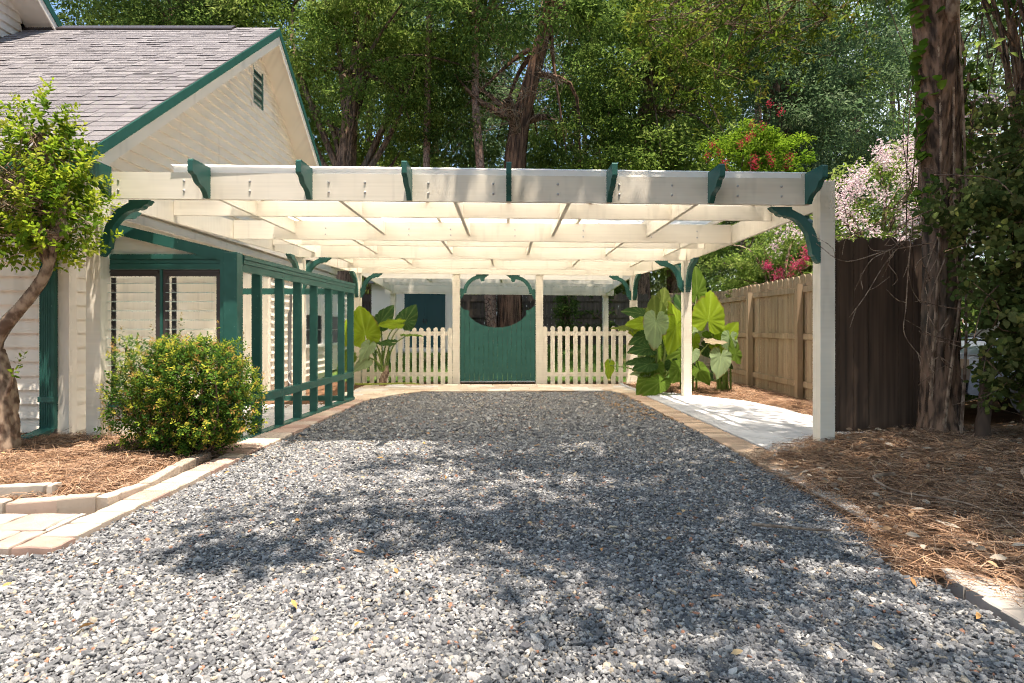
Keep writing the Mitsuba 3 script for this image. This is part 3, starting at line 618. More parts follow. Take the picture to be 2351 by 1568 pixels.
# downspout
pts = []
for u, d in [(0, 0), (.012, -.012), (.128, -.012), (.14, 0)]: pts.append((u, d))
fl = [(0, .06), (0, .012)]
for i in range(5):
    u = .018 + i * .022; fl += [(u, 0), (u + .006, .008), (u + .013, .008), (u + .018, 0)]
fl += [(.14, .012), (.14, .06)]
ds = part(house, 'downspout', extr(Polygon(fl), 2.32, ((-4.475, HY - .085, .14), (1, 0, 0), (0, 1, 0), (0, 0, 1))), 'green')
part(ds, 'strap', box(-4.479, -4.331, HY - .090, HY - .0255, .40, .45), 'green')
el = cat([hexa([(-4.475, 5.42, .055), (-4.335, 5.42, .055), (-4.335, 5.50, .06), (-4.475, 5.50, .06)], [(-4.475, 5.44, .125), (-4.335, 5.44, .125), (-4.335, HY - .03, .16), (-4.475, HY - .03, .16)]),
          hexa([(-4.485, 5.30, .03), (-4.335, 5.28, .03), (-4.335, 5.42, .05), (-4.475, 5.42, .05)], [(-4.485, 5.32, .115), (-4.335, 5.30, .115), (-4.335, 5.44, .126), (-4.475, 5.44, .126)])])
part(ds, 'elbow', el, 'green'); part(ds, 'outlet', box(-4.475, -4.345, 5.277, 5.30, .04, .105), 'dark')
# taller gable block behind, far left
UX, URX, UAY, UAZ = -8.0, -7.5, 6.6, 8.90; us = .84
uz = lambda y: UAZ - us * abs(y - UAY)
uw = part(house, 'wall', extr(Polygon([(3.6, 0), (9.6, 0), (9.6, uz(9.6) - .13), (UAY, UAZ - .13), (3.6, uz(3.6) - .13)]), 6.0, ((UX - 6.03, 0, 0), (0, 1, 0), (0, 0, 1), (1, 0, 0))), 'siding')
for i in range(36):
    z = 4.2 + i * EXP; hh = lambda zz: (UAZ - .15 - zz) / us
    if z + EXP > UAZ - .2: break
    y0, y1, y0t, y1t = max(UAY - hh(z), 3.6), min(UAY + hh(z), 9.6), max(UAY - hh(z + EXP), 3.6), min(UAY + hh(z + EXP), 9.6)
    part(uw, 'siding_board', lap_x(max(y0, 7.5), y1, UX, z, max(y0t, 7.5), max(y1t, 7.52)), 'siding')
def uslab(x0, x1, y0, y1, a, b):
    return hexa([(x0, y0, uz(y0) + a), (x1, y0, uz(y0) + a), (x1, y1, uz(y1) + a), (x0, y1, uz(y1) + a)], [(x0, y0, uz(y0) + b), (x1, y0, uz(y0) + b), (x1, y1, uz(y1) + b), (x0, y1, uz(y1) + b)])
for y0, y1 in ((3.2, UAY), (UAY, 9.95)):
    part(house, 'roof', uslab(-14, URX, y0, y1, -.04, .0), 'dark'); part(house, 'rake_trim', uslab(URX - .02, URX + .02, y0, y1, -.13, -.002), 'green')
    part(house, 'rake_board', uslab(URX - .022, URX + .004, y0, y1, -.27, -.132), 'siding'); part(house, 'soffit', uslab(UX - .02, URX - .024, y0, y1, -.17, -.13), 'siding')

# ------------------------------------------------------------------ lean-to with louvre windows and green stud screen
lean = thing('lean_to', 'green framed lean-to with louvre windows and open stud screen against the house', 'porch')
FY = 5.53
part(lean, 'corner_post', rbox(-2.68, -2.55, 5.50, 5.63, -.08, 1.825, .004), 'green')
part(lean, 'trim_strip', box(-2.715, -2.683, 5.512, 5.55, -.05, 1.80), 'green')
for z0, z1, y in ((1.762, 1.806, FY - .014), (1.718, 1.758, FY - .004), (1.664, 1.714, FY - .010)):
    part(lean, 'rail', box(-3.84, -2.684, y, FY + .05, z0, z1), 'green')
part(lean, 'mullion', box(-3.29, -3.266, FY - .006, FY + .04, .40, 1.662), 'green')
part(lean, 'sill', box(-3.84, -2.684, FY - .03, FY + .05, .36, .41), 'green')
part(lean, 'panel', box(-3.84, -2.684, FY + .005, FY + .04, -.06, .358), 'cream')
part(lean, 'panel', extr(Polygon([(-3.84, 1.808), (-2.72, 1.808), (-2.72, 1.80), (-3.84, 2.05)]), .02, ((0, FY + .03, 0), (1, 0, 0), (0, 0, 1), (0, 1, 0))), 'cream')
part(lean, 'rafter', hexa([(-3.84, FY - .02, 2.027), (-2.60, FY - .02, 1.722), (-2.60, FY + .025, 1.722), (-3.84, FY + .025, 2.027)], [(-3.84, FY - .02, 2.127), (-2.60, FY - .02, 1.828), (-2.60, FY + .025, 1.828), (-3.84, FY + .025, 2.127)]), 'green')
for x0, x1 in ((-3.84, -3.293), (-3.262, -2.718)):
    w = part(lean, 'louvre_window', cat([box(x0, x1, FY, FY + .035, 1.60, 1.66), box(x0, x0 + .04, FY, FY + .035, .412, 1.60), box(x1 - .04, x1, FY, FY + .035, .412, 1.60), box(x0 + .04, x1 - .04, FY, FY + .035, .412, .44), box(x0 + .01, x1 - .01, FY - .012, FY, 1.632, 1.648)]), 'bronze')
    for i in range(13):
        z = 1.555 - i * .086; a = math.radians(33); dy, dz = .098 * math.cos(a) / 2, .098 * math.sin(a) / 2
        V = np.array([(x0 + .042, FY + .01 - dy, z - dz), (x1 - .042, FY + .01 - dy, z - dz), (x1 - .042, FY + .01 + dy, z + dz), (x0 + .042, FY + .01 + dy, z + dz)])
        p = part(w, 'louvre', (V, np.array([[0, 1, 2, 3]])), 'glass')
    for i in range(13):
        z = 1.555 - i * .086
        part(w, 'louvre_edge', bar((x0 + .042, FY + .008 - dy, z - dz - .001), (x1 - .042, FY + .008 - dy, z - dz - .001), .005, .006), 'glass_edge')
    part(w, 'operator_bar', box(x0 + .06, x0 + .10, FY + .037, FY + .05, .45, 1.59), 'dark')
# stud screen along the drive
SX = lambda y: -2.55 + .14 * (y - 5.6) / 3.55
SYS = [6.02, 6.56, 7.07, 7.60, 8.16, 8.70, 9.15]
def rail_run(z0, z1, y0, y1, dx0, dx1):
    return hexa([(SX(y0) + dx0, y0, z0), (SX(y0) + dx1, y0, z0), (SX(y1) + dx1, y1, z0), (SX(y1) + dx0, y1, z0)], [(SX(y0) + dx0, y0, z1), (SX(y0) + dx1, y0, z1), (SX(y1) + dx1, y1, z1), (SX(y1) + dx0, y1, z1)])
part(lean, 'top_plate', rail_run(1.772, 1.812, 5.635, 9.20, -.10, .012), 'green'); part(lean, 'top_plate', rail_run(1.728, 1.769, 5.635, 9.20, -.095, .004), 'green')
part(lean, 'header', rail_run(1.655, 1.725, 5.635, 9.20, -.05, -.004), 'green'); part(lean, 'sill_plate', rail_run(-.05, .028, 5.635, 9.20, -.10, .004), 'green')
for i, y in enumerate(SYS):
    x = SX(y); part(lean, 'stud', box(x - .098, x - .004, y - .02, y + .02, .03, 1.727 if i else 1.727), 'green')
    y0 = 5.635 if i == 0 else SYS[i - 1] + .021
    part(lean, 'rail', rail_run(.345, .43, y0, y - .021, -.06, -.004), 'green')
y = 9.17
part(lean, 'rail', box(-4.2, -2.52, 9.13, 9.17, 1.64, 1.735), 'green'); part(lean, 'sill_plate', box(-4.2, -2.52, 9.12, 9.18, -.04, .05), 'green')
part(lean, 'rafter', hexa([(-4.2, 9.12, 2.10), (-2.42, 9.12, 1.70), (-2.42, 9.16, 1.70), (-4.2, 9.16, 2.10)], [(-4.2, 9.12, 2.20), (-2.42, 9.12, 1.80), (-2.42, 9.16, 1.80), (-4.2, 9.16, 2.20)]), 'green')
part(lean, 'stud', box(-3.30, -3.25, 9.13, 9.17, 1.736, 1.90), 'green')
# paved floor inside
FLOOR = Polygon([(HX + .03, 5.58), (-2.63, 5.58), (-2.50, 9.2), (HX + .03, 9.2)])
r = np.random.default_rng(51)
flo = struct('floor', box(HX + .02, -2.70, 5.6, 9.1, -.12, -.02), 'soil', label='grey paved floor behind the green stud screen')
lay(flo, 'paver', courses(FLOOR, 5.58, 9.2, .28, .34, .45, .6, r, HX, -2.5), -.09, .012, r, [(.46, .45, .45), (.52, .51, .50)], inset=.004)
pk = thing('conduit', 'thin grey pipe with coiled white cable beside the carport post behind the studs', 'pipe')
part(pk, 'pipe', tube([(-3.62, 9.70, -.1), (-3.62, 9.70, 1.35), (-3.60, 9.70, 1.42), (-3.60, 9.70, 1.75)], [.03, .03, .02, .02], 10), 'vc', color=np.full((42, 3), .22))
t_ = np.linspace(0, 4.4 * np.pi, 60)
part(pk, 'cable', tube(np.stack([-3.57 + .07 * np.cos(t_), np.full(60, 9.66), .30 + .11 * np.sin(t_)], 1), .006, 5), 'white', smooth=True)

# ------------------------------------------------------------------ board fences
def dog_ear(w, h, c=.045):
    return Polygon([(-w / 2, 0), (w / 2, 0), (w / 2, h - c), (w / 2 - c * .35, h - c * .35), (w / 2 - c, h), (-w / 2 + c, h), (-w / 2 + c * .35, h - c * .35), (-w / 2, h - c)])
fence = thing('board_fence', 'warm brown board fence with posts and rails beyond the white patio', 'fence')
r = np.random.default_rng(61)
fx = lambda y: 4.52 + .045 * (y - 6.0)
y = 6.02
while y < 19.2:
    h = 1.95 + r.normal() * .008 + .3 * max(0, (y - 13) / 6); z0 = zg(y) + .03 + (terrain(0, y) + .1)
    part(fence, 'board', extr(dog_ear(.191, h - z0), .018, ((fx(y + .1) + r.normal() * .002, y + .1, z0), (.045, 1, 0), (0, 0, 1), (1, 0, 0))), 'wood')
    y += .2075
for y0, y1 in ((6.1, 7.18), (7.28, 9.12), (9.23, 11.22), (11.33, 13.3), (13.4, 15.4), (15.5, 17.4)):
    for z in (.22, .98, 1.72):
        zz = z + .3 * max(0, (y0 - 13) / 6)
        part(fence, 'rail', bar((fx(y0) - .023, y0, zz), (fx(y1) - .023, y1, zz + r.normal() * .01), .04, .088), 'wood')
for y in (7.23, 9.175, 11.275, 13.35, 15.45, 17.45): part(fence, 'post', box(fx(y) - .128, fx(y) - .042, y - .045, y + .045, -.12, 1.80), 'wood')
fence2 = thing('board_fence', 'dark stained board fence in deep shade between the carport post and the big trunk', 'fence')
x = 3.22
while x < 4.5:
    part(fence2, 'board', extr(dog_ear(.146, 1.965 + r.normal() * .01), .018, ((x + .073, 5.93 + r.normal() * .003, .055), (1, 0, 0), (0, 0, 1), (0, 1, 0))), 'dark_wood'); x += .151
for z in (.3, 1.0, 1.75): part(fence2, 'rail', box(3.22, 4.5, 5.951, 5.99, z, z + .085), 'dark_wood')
fence3 = thing('board_fence', 'tall dark fence across the back of the lawn seen above the gate', 'fence')
x = -9.0
while x < 5.1:
    part(fence3, 'board', extr(dog_ear(.145, 1.85 + r.normal() * .02), .018, ((x, 20.9 + r.normal() * .004, .5), (1, 0, 0), (0, 0, 1), (0, 1, 0))), 'grey_wood'); x += .15
for z in (.85, 1.5, 2.08): part(fence3, 'rail', box(-9, 5.1, 20.85, 20.895, z, z + .09), 'grey_wood')
for x in (-6.2, -3.8, -1.4, 1.0, 3.4): part(fence3, 'post', box(x - .05, x + .05, 20.78, 20.848, .4, 2.3), 'grey_wood')

# ------------------------------------------------------------------ shed with double doors
shed = thing('shed', 'pale garden shed with double teal doors behind the picket fence', 'shed')
part(shed, 'wall', box(-4.1, -1.55, 17.6, 19.2, .38, 2.45), 'siding')
part(shed, 'roof', hexa([(-4.3, 17.35, 2.452), (-1.4, 17.35, 2.452), (-1.4, 19.35, 2.85), (-4.3, 19.35, 2.85)], [(-4.3, 17.35, 2.50), (-1.4, 17.35, 2.50), (-1.4, 19.35, 2.90), (-4.3, 19.35, 2.90)]), 'vc', color=np.full((8, 3), .2))
part(shed, 'door_frame', cat([box(-3.10, -3.02, 17.57, 17.598, .52, 2.16), box(-1.96, -1.88, 17.57, 17.598, .52, 2.16), box(-3.02, -1.96, 17.57, 17.598, 2.10, 2.16)]), 'blue_green')
for x0, x1, hx in ((-3.017, -2.492, -2.53), (-2.488, -1.963, -2.45)):
    d = part(shed, 'door', cat([box(x0, x1, 17.575, 17.598, .54, 2.098), box(x0, x0 + .07, 17.56, 17.5745, .54, 2.098), box(x1 - .07, x1, 17.56, 17.5745, .54, 2.098), box(x0 + .07, x1 - .07, 17.56, 17.5745, 1.20, 1.28), box(x0 + .07, x1 - .07, 17.56, 17.5745, 2.02, 2.098), box(x0 + .07, x1 - .07, 17.56, 17.5745, .54, .62)]), 'blue_green')
    part(d, 'handle', box(hx - .012, hx + .012, 17.53, 17.56, 1.27, 1.40), 'dark')
part(shed, 'step', box(-3.3, -1.7, 17.2, 17.56, .36, .50), 'vc', color=np.full((8, 3), .5))

# ------------------------------------------------------------------ elephant ear plants
EAR_R = [
    (3.474, 10.7, 1.763, 0.719, 80, (0.3, -1, 0.2), 'm'),
    (3.544, 10.3, 1.254, 0.830, 76, (0.05, -1, 0.3), 'b'),
    (2.688, 10.5, 1.218, 0.721, 112, (-0.6, -0.8, 0.1), 'o'),
    (2.546, 10.9, 1.368, 0.586, 140, (0, -0.7, 0.7), 'd'),
    (2.46, 10.4, 1.201, 0.497, 178, (0, -0.75, 0.65), 'b'),
    (2.532, 9.95, 1.226, 0.683, 264, (-0.1, -1, 0.25), 'p'),
    (2.917, 10.1, 1.138, 0.693, 252, (0.3, -1, 0.2), 'b'),
    (3.005, 10.3, 1.2, 0.600, 92, (0.6, -0.8, 0.2), 'b'),
    (2.844, 10.5, 1.312, 0.431, 110, (0, -0.8, 0.5), 'p'),
    (2.46, 10.4, 0.984, 0.481, 205, (-0.2, -0.7, 0.6), 'd'),
    (2.459, 10.2, 0.757, 0.502, 180, (0, -0.7, 0.7), 'd'),
    (2.613, 10.3, 0.716, 0.461, 255, (0.2, -0.9, 0.4), 'm'),
    (2.322, 10.2, 0.544, 0.396, 190, (0, -0.45, 0.9), 'd'),
    (1.859, 10.6, 0.443, 0.364, 266, (0.5, -0.85, 0.1), 'b'),
    (2.374, 10.1, 0.346, 0.347, 178, (0, -0.6, 0.8), 'p'),
    (2.563, 10.1, 0.444, 0.422, 258, (-0.2, -0.9, 0.4), 'm'),
    (2.403, 10.0, 0.227, 0.448, 232, (0.1, -0.85, 0.5), 'm'),
    (2.586, 9.9, 0.191, 0.547, 215, (0, -0.8, 0.6), 'm'),
    (3.172, 10.0, 0.704, 0.403, 245, (0, -0.8, 0.6), 'p'),
    (3.62, 9.9, 0.635, 0.547, 255, (0.1, -0.95, 0.4), 'p'),
    (3.485, 10.0, 0.891, 0.388, 8, (0, -0.35, 0.95), 'w'),
    (3.882, 10.2, 0.948, 0.457, 258, (-0.2, -0.95, 0.35), 'p'),
    (3.942, 10.1, 0.67, 0.573, 58, (0.65, -0.75, 0.2), 'm'),
    (3.766, 10.3, 0.846, 0.646, 55, (-0.6, -0.8, 0.2), 'b'),
    (3.624, 10.4, 0.945, 0.497, 28, (0, -0.6, 0.8), 'm'),
    (3.314, 10.4, 0.921, 0.404, 262, (0.1, -1, 0.2), 'b'),
    (3.489, 10.6, 1.076, 0.459, 205, (0, -0.7, 0.7), 'p'),
    (3.581, 10.5, 0.747, 0.486, 318, (0, -0.8, 0.5), 'd'),
    (2.949, 10.4, 0.456, 0.435, 280, (0, -0.85, 0.5), 'd'),
    (3.304, 10.8, 1.342, 0.645, 100, (0.1, -1, 0.3), 'd'),
    (2.915, 10.7, 0.94, 0.639, 240, (0.1, -1, 0.3), 'd'),
    (3.785, 10.5, 0.418, 0.439, 285, (0, -0.85, 0.5), 'd'),
    (2.215, 10.6, 1.124, 0.490, 150, (0, -0.3, 0.9), 'o'),
]
EAR_R += [(2.95, 10.0, .42, .46, 235, (.2, -.85, .5), 'm'), (2.45, 10.05, .50, .44, 195, (-.1, -.8, .6), 'd'), (2.62, 10.6, 1.05, .58, 165, (-.2, -.8, .55), 'b'), (3.35, 10.25, .40, .46, 300, (0, -.85, .5), 'm'), (3.15, 10.7, .95, .60, 95, (.1, -1, .3), 'm'),
          (3.72, 10.3, .62, .46, 320, (.2, -.8, .6), 'd'), (3.95, 10.5, .95, .50, 40, (.3, -.8, .5), 'b'), (3.25, 10.6, .70, .55, 200, (-.2, -.9, .4), 'm'), (2.85, 10.75, 1.5, .60, 70, (.2, -.95, .25), 'o'), (2.72, 10.1, .25, .42, 210, (0, -.7, .7), 'm')]
EAR_L = [
    (-2.806, 11.5, 0.988, 0.841, 98, (0.25, -1, 0.2), 'b'),
    (-2.563, 11.8, 1.232, 0.599, 62, (-0.2, -1, 0.3), 'd'),
    (-2.069, 11.8, 1.25, 0.581, 62, (0.1, -1, 0.3), 'd'),
    (-2.19, 11.6, 1.213, 0.571, 176, (0, -0.55, 0.8), 'b'),
    (-2.3, 11.5, 0.834, 0.429, 160, (0, -0.45, 0.9), 'd'),
    (-2.714, 11.4, 0.76, 0.476, 250, (0, -0.85, 0.5), 'p'),
    (-2.765, 11.4, 0.462, 0.408, 225, (0, -0.8, 0.6), 'p'),
    (-1.991, 11.6, 0.979, 0.450, 4, (0, -0.12, 1), 'm'),
    (-3.143, 11.7, 0.925, 0.611, 100, (0, -1, 0.3), 'b'),
    (-3.16, 11.6, 0.537, 0.519, 240, (0, -1, 0.3), 'm'),
]

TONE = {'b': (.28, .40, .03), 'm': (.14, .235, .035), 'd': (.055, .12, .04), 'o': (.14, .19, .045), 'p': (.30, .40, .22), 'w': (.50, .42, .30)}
_half = spline([(.74, 0), (.68, .07), (.55, .175), (.38, .27), (.18, .335), (0, .355), (-.14, .33), (-.24, .25), (-.285, .14), (-.24, .055), (-.10, .018), (-.02, .004)], 49)
EAR_OUT = np.vstack([_half, (_half * [1, -1])[::-1][1:-1]])
def ear_blade(o, L, tip, nrm, col, rng):
    """a big ribbed heart-shaped blade; o = where the stalk meets it"""
    tip, nrm = np.array(tip, float), unit(np.array(nrm, float)); tip = unit(tip - nrm * np.dot(tip, nrm)); s = np.cross(nrm, tip)
    rings = np.array([.0, .10, .22, .36, .5, .64, .78, .90, 1.0]); n = len(EAR_OUT); out = EAR_OUT * [1, rng.uniform(.88, 1.05)]
    out = out * (1 + .018 * np.sin(np.arange(n) * 1.9 + rng.random() * 6))[:, None]
    ia = np.arange(n)
    for _ in range(int(rng.integers(0, 5))):
        out = out * (1 - rng.uniform(.06, .22) * np.exp(-((ia - rng.integers(8, n - 8)) / rng.uniform(.7, 1.6)) ** 2))[:, None]
    uv = (rings[:, None, None] * (out - [.03, 0])[None] + [.03, 0]); u, v = uv[..., 0], uv[..., 1]
    th = np.arctan2(v, u + .02); vein = np.cos(np.abs(th) * 15.0) * .5 + .5; rr = rings[:, None] * np.ones(n)
    mid = np.exp(-(v / .014) ** 2); vv = np.clip(vein ** 6 * np.clip(rr * 3, 0, 1), 0, 1)
    h = -.022 * vein * rr + .10 * np.abs(v) - rng.uniform(.15, .5) * v * v - rng.uniform(.05, .30) * u * np.abs(u) + .022 * np.sin(th * 6 + rng.random() * 6) * rr ** 2
    V = np.array(o) + L * (u[..., None] * tip + v[..., None] * s + h[..., None] * nrm)
    K = np.array(col) * rng.uniform(.88, 1.12) * (1 + .16 * nz(np.stack([u, v], -1) , 6, int(rng.integers(99))))[..., None]
    K = K + np.maximum(mid, .75 * vv)[..., None] * np.array([.09, .10, .04])
    if col[0] > .15 or rng.random() < .3: K = np.where((rr > .93)[..., None] & (nz(np.stack([u, v], -1) + rng.random(2) * 9, 7, 4) > .30)[..., None], [.24, .17, .06], K)
    return V.reshape(-1, 3), grid_wrap(len(rings), n), np.clip(K.reshape(-1, 3), .005, .8)
def grid_wrap(k, n):
    i, j = np.meshgrid(np.arange(k - 1), np.arange(n), indexing='ij')
    q = np.stack([i * n + j, i * n + (j + 1) % n, (i + 1) * n + (j + 1) % n, (i + 1) * n + j], -1).reshape(-1, 4)
    return np.vstack([q[:, [0, 1, 2]], q[:, [0, 2, 3]]])
def ear_plant(label, rows, bases, seed):
    rng = np.random.default_rng(seed); t = thing('elephant_ear_plant', label, 'plant')
    for x, y, z, L, ang, nn, tone in rows:
        a = math.radians(ang); tip = (math.cos(a), -.15, math.sin(a))
        v, f, k = ear_blade((x, y, z), L, tip, nn, TONE[tone], rng)
        lf = part(t, 'leaf', (v, f), 'ear_leaf', smooth=True, color=k)
        b = min(bases, key=lambda q: (q[0] - x) ** 2 * 1.5 + (q[1] - y) ** 2); b = np.array(b) + [rng.normal() * .07, rng.normal() * .06, 0]
        p1 = np.array([x, y, z]); m = b * .45 + p1 * .55; m[:2] = b[:2] * .62 + p1[:2] * .38; m[2] += .10 + .1 * max(0, .6 - z)
        st = tube(spline([b, m, p1 + [0, .015, -.005]], 10), np.linspace(.020, .008, 10), 6)
        part(lf, 'stalk', st, 'vc', smooth=True, color=np.full((len(st[0]), 3), 1.) * pal(rng, 1, [(.13, .20, .04), (.17, .22, .06)]))
    return t
ear_plant('large clump of broad elephant ear leaves in the mulch behind the right carport post', EAR_R, [(2.75, 10.5, 0), (3.25, 10.5, 0), (3.85, 10.4, 0), (2.6, 10.2, 0)], 71)
t = ear_plant('smaller elephant ear plant with a thick stump in front of the left picket fence', EAR_L, [(-2.45, 11.75, .28), (-2.52, 11.75, .25)], 72)
r = np.random.default_rng(73)
st = tube(spline([(-2.50, 11.75, -.1), (-2.49, 11.74, .08), (-2.44, 11.74, .22), (-2.45, 11.75, .36)], 10), np.linspace(.085, .05, 10), 9, .35, r)
part(t, 'stump', st, 'pale_bark', smooth=40)
st = tube(spline([(-2.95, 11.3, .03), (-2.4, 11.25, .04), (-1.95, 11.3, .05), (-1.7, 11.4, .02)], 14), np.linspace(.022, .010, 14), 6)
part(t, 'fallen_stalk', st, 'vc', smooth=True, color=np.full((len(st[0]), 3), 1.) * [.26, .30, .05])

# ------------------------------------------------------------------ shrubs and small tree near the house
def shoots(rng, base, direc, nl, L, W, colf, spread=.5, length=.12):
    """leafy shoots: base (n,3), direction (n,3); nl leaves spiralled round each"""
    n = len(base); direc = unit(direc); tt = (np.arange(nl)[None, :] + rng.random((n, nl)) * .6) / nl
    a = np.cross(direc, rng.normal(size=(n, 3))); a = unit(a); b = np.cross(direc, a)
    ph = np.arange(nl)[None, :] * 2.4 + rng.random((n, 1)) * 6.28
    rad = np.cos(ph)[..., None] * a[:, None] + np.sin(ph)[..., None] * b[:, None]
    pos = base[:, None] + direc[:, None] * (tt * length)[..., None] + rad * .004
    ax = unit(rad * (1.15 - .6 * tt)[..., None] + direc[:, None] * (.35 + .6 * tt)[..., None] + rng.normal(size=rad.shape) * .22)
    nr = unit(direc[:, None] * .8 - rad * .35 + np.array([0, 0, .45]) + rng.normal(size=rad.shape) * .28)
    LL = L * (1.05 - .45 * tt) * rng.uniform(.75, 1.2, tt.shape)
    return leaves(rng, pos.reshape(-1, 3), ax.reshape(-1, 3), nr.reshape(-1, 3), LL.ravel(), (LL * W / L).ravel(), colf(tt).reshape(-1, 3), fine=True, droop=.14)
def blob_points(rng, n, blobs, shell=.55):
    w = np.array([b[1][0] * b[1][1] * b[1][2] for b in blobs]) ** .8; i = rng.choice(len(blobs), n, p=w / w.sum())
    d = unit(rng.normal(size=(n, 3))); rad = shell + (1 - shell) * rng.random(n) ** .6
    c = np.array([b[0] for b in blobs])[i]; s = np.array([b[1] for b in blobs])[i]
    return c + d * s * rad[:, None], d
def tip_col(rng, old, new, n, p=.5, at=.45):
    o = pal(rng, n, old, None, .16); w = pal(rng, n, new, None, .14); use = rng.random(n) < p
    def f(tt):
        k = np.clip((tt - at) / .3, 0, 1)[..., None] * use[:, None, None]
        return o[:, None] * (1 - k) + w[:, None] * k * np.ones_like(tt)[..., None] * (1 + .1 * rng.normal(size=(*tt.shape, 1)))
    return f
def branchlets(rng, start, pts, rad, k=5):
    out = []
    for p in pts:
        s = start[rng.integers(len(start))]; m = (s + p) / 2 + rng.normal(size=3) * .06 * np.linalg.norm(p - s)
        out.append(tube(spline([s, m, p], k), np.linspace(rad, rad * .4, k), 4, cap=False))
    return cat(out)
r = np.random.default_rng(81)
t = thing('small_tree', 'small leafy yellow-green tree with crooked trunk in front of the green downspout', 'tree')
tr = [tube(spline([(-4.16, 4.85, -.05), (-4.17, 4.85, .25), (-4.22, 4.86, .62), (-4.28, 4.86, .92)], 14), [.10, .092, .086, .082, .080, .082, .088, .095, .098, .094, .084, .076, .07, .064], 12, .28, r),
      tube(spline([(-4.29, 4.86, .86), (-4.24, 4.86, 1.04), (-4.06, 4.85, 1.25), (-3.90, 4.84, 1.44), (-3.80, 4.84, 1.62), (-3.76, 4.83, 1.80)], 20), np.linspace(.060, .034, 20), 10, .25, r),
      tube(spline([(-4.28, 4.86, .9), (-4.42, 4.9, 1.3), (-4.45, 4.9, 1.7), (-4.5, 4.9, 2.1)], 10), np.linspace(.055, .02, 10), 8, .2, r),
      tube(spline([(-4.09, 4.80, .66), (-4.06, 4.78, .72), (-4.04, 4.78, .80)], 5), [.02, .018, .006], 6) if False else tube(np.array([(-4.12, 4.80, .55), (-4.06, 4.77, .66), (-4.03, 4.76, .78)]), [.022, .016, .006], 6)]
limb_ends = [np.array(p) for p in ((-3.95, 4.8, 2.25), (-3.60, 4.75, 2.05), (-4.12, 4.85, 2.35), (-3.78, 4.85, 2.55), (-3.92, 4.9, 2.75), (-3.55, 4.7, 1.85))]
for p in limb_ends: tr.append(tube(spline([(-3.80, 4.84, 1.60), np.array([-3.85, 4.83, 1.75]) * .5 + p * .5 + r.normal(size=3) * .05, p], 9), np.linspace(.026, .008, 9), 6, .1, r))
for p in ((-4.25, 4.85, 2.4), (-4.7, 4.9, 2.5), (-4.35, 4.8, 2.0)): tr.append(tube(spline([(-4.46, 4.9, 1.75), np.array([-4.45, 4.88, 2.0]), p], 7), np.linspace(.022, .007, 7), 6))
part(t, 'trunk', cat(tr), 'pale_bark', smooth=50)
BL = [((-4.05, 4.88, 2.26), (.62, .50, .60)), ((-3.66, 4.80, 1.98), (.34, .36, .34)), ((-3.88, 4.88, 2.76), (.22, .25, .32)), ((-4.62, 4.9, 2.3), (.5, .45, .6)), ((-3.68, 4.85, 2.45), (.22, .3, .36)), ((-4.1, 4.8, 1.8), (.42, .4, .25))]
b, d = blob_points(r, 840, BL, .30)
tip = tip_col(r, [(.12, .215, .022), (.17, .27, .028), (.085, .16, .02)], [(.38, .47, .04), (.28, .40, .03), (.44, .48, .07)], 840, .8, .1)
v1 = shoots(r, b, d + [0, -.1, .75] + r.normal(size=(840, 3)) * .3, 11, .060, .033, tip, length=.12)
sp = np.array([(-3.87, 4.85, 2.98), (-3.83, 4.85, 3.0), (-3.92, 4.87, 2.95), (-3.58, 4.85, 2.82), (-3.60, 4.84, 2.72), (-3.40, 4.74, 1.88), (-3.44, 4.74, 1.80), (-3.36, 4.74, 1.92), (-3.5, 4.75, 2.3), (-4.12, 4.85, 2.92), (-4.02, 4.72, .72), (-3.98, 4.72, .80)])
v2 = shoots(r, sp, np.array([(.1, 0, 1), (.3, 0, 1), (-.3, 0, 1), (.1, 0, 1), (.4, 0, .8), (1, 0, .2), (.9, 0, -.1), (.8, 0, .5), (.9, 0, .5), (0, 0, 1), (.7, -.2, .5), (.5, 0, 1)]) + r.normal(size=(12, 3)) * .1, 10, .055, .026, tip_col(r, [(.12, .21, .02)], [(.27, .36, .03)], 12, 1, .2), length=.13)
v, f, k = catc([v1, v2]); part(t, 'crown', (v, f), 'glossy_leaf', color=k)
part(t, 'twigs', branchlets(r, limb_ends + [np.array((-4.45, 4.9, 2.0)), np.array((-4.3, 4.85, 2.3))], b[::5], .006), 'pale_bark', stuff=True)

t = thing('shrub', 'rounded glossy shrub with bronze new tips beside the corner of the green lean-to', 'shrub')
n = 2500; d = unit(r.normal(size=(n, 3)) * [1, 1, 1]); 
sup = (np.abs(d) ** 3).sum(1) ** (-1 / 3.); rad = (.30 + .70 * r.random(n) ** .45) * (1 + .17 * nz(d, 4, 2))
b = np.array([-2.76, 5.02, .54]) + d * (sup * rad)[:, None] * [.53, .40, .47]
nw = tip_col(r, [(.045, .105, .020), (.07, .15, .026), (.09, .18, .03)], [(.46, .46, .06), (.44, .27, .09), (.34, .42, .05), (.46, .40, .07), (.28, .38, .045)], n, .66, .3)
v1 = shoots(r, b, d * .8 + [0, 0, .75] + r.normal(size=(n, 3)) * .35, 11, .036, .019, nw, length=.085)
sp = np.array([(-2.80, 5.0, 1.05), (-2.79, 5.0, 1.12), (-3.30, 5.0, 1.02), (-2.33, 4.9, .72), (-2.28, 4.9, .68), (-2.25, 4.9, .78), (-2.24, 4.92, .86), (-3.05, 5, 1.02), (-2.3, 5, .95), (-2.5, 5, 1.05)])
v2 = shoots(r, sp, np.array([(0, 0, 1), (0, 0, 1), (-.1, 0, 1), (1, 0, .3), (1, 0, .1), (1, 0, .6), (.6, 0, 1), (0, 0, 1), (.4, 0, 1), (.2, 0, 1)]), 9, .038, .02, tip_col(r, [(.07, .14, .02)], [(.33, .22, .06)], 10, 1, .4), length=.12)
v, f, k = catc([v1, v2]); part(t, 'foliage', (v, f), 'glossy_leaf', color=k)
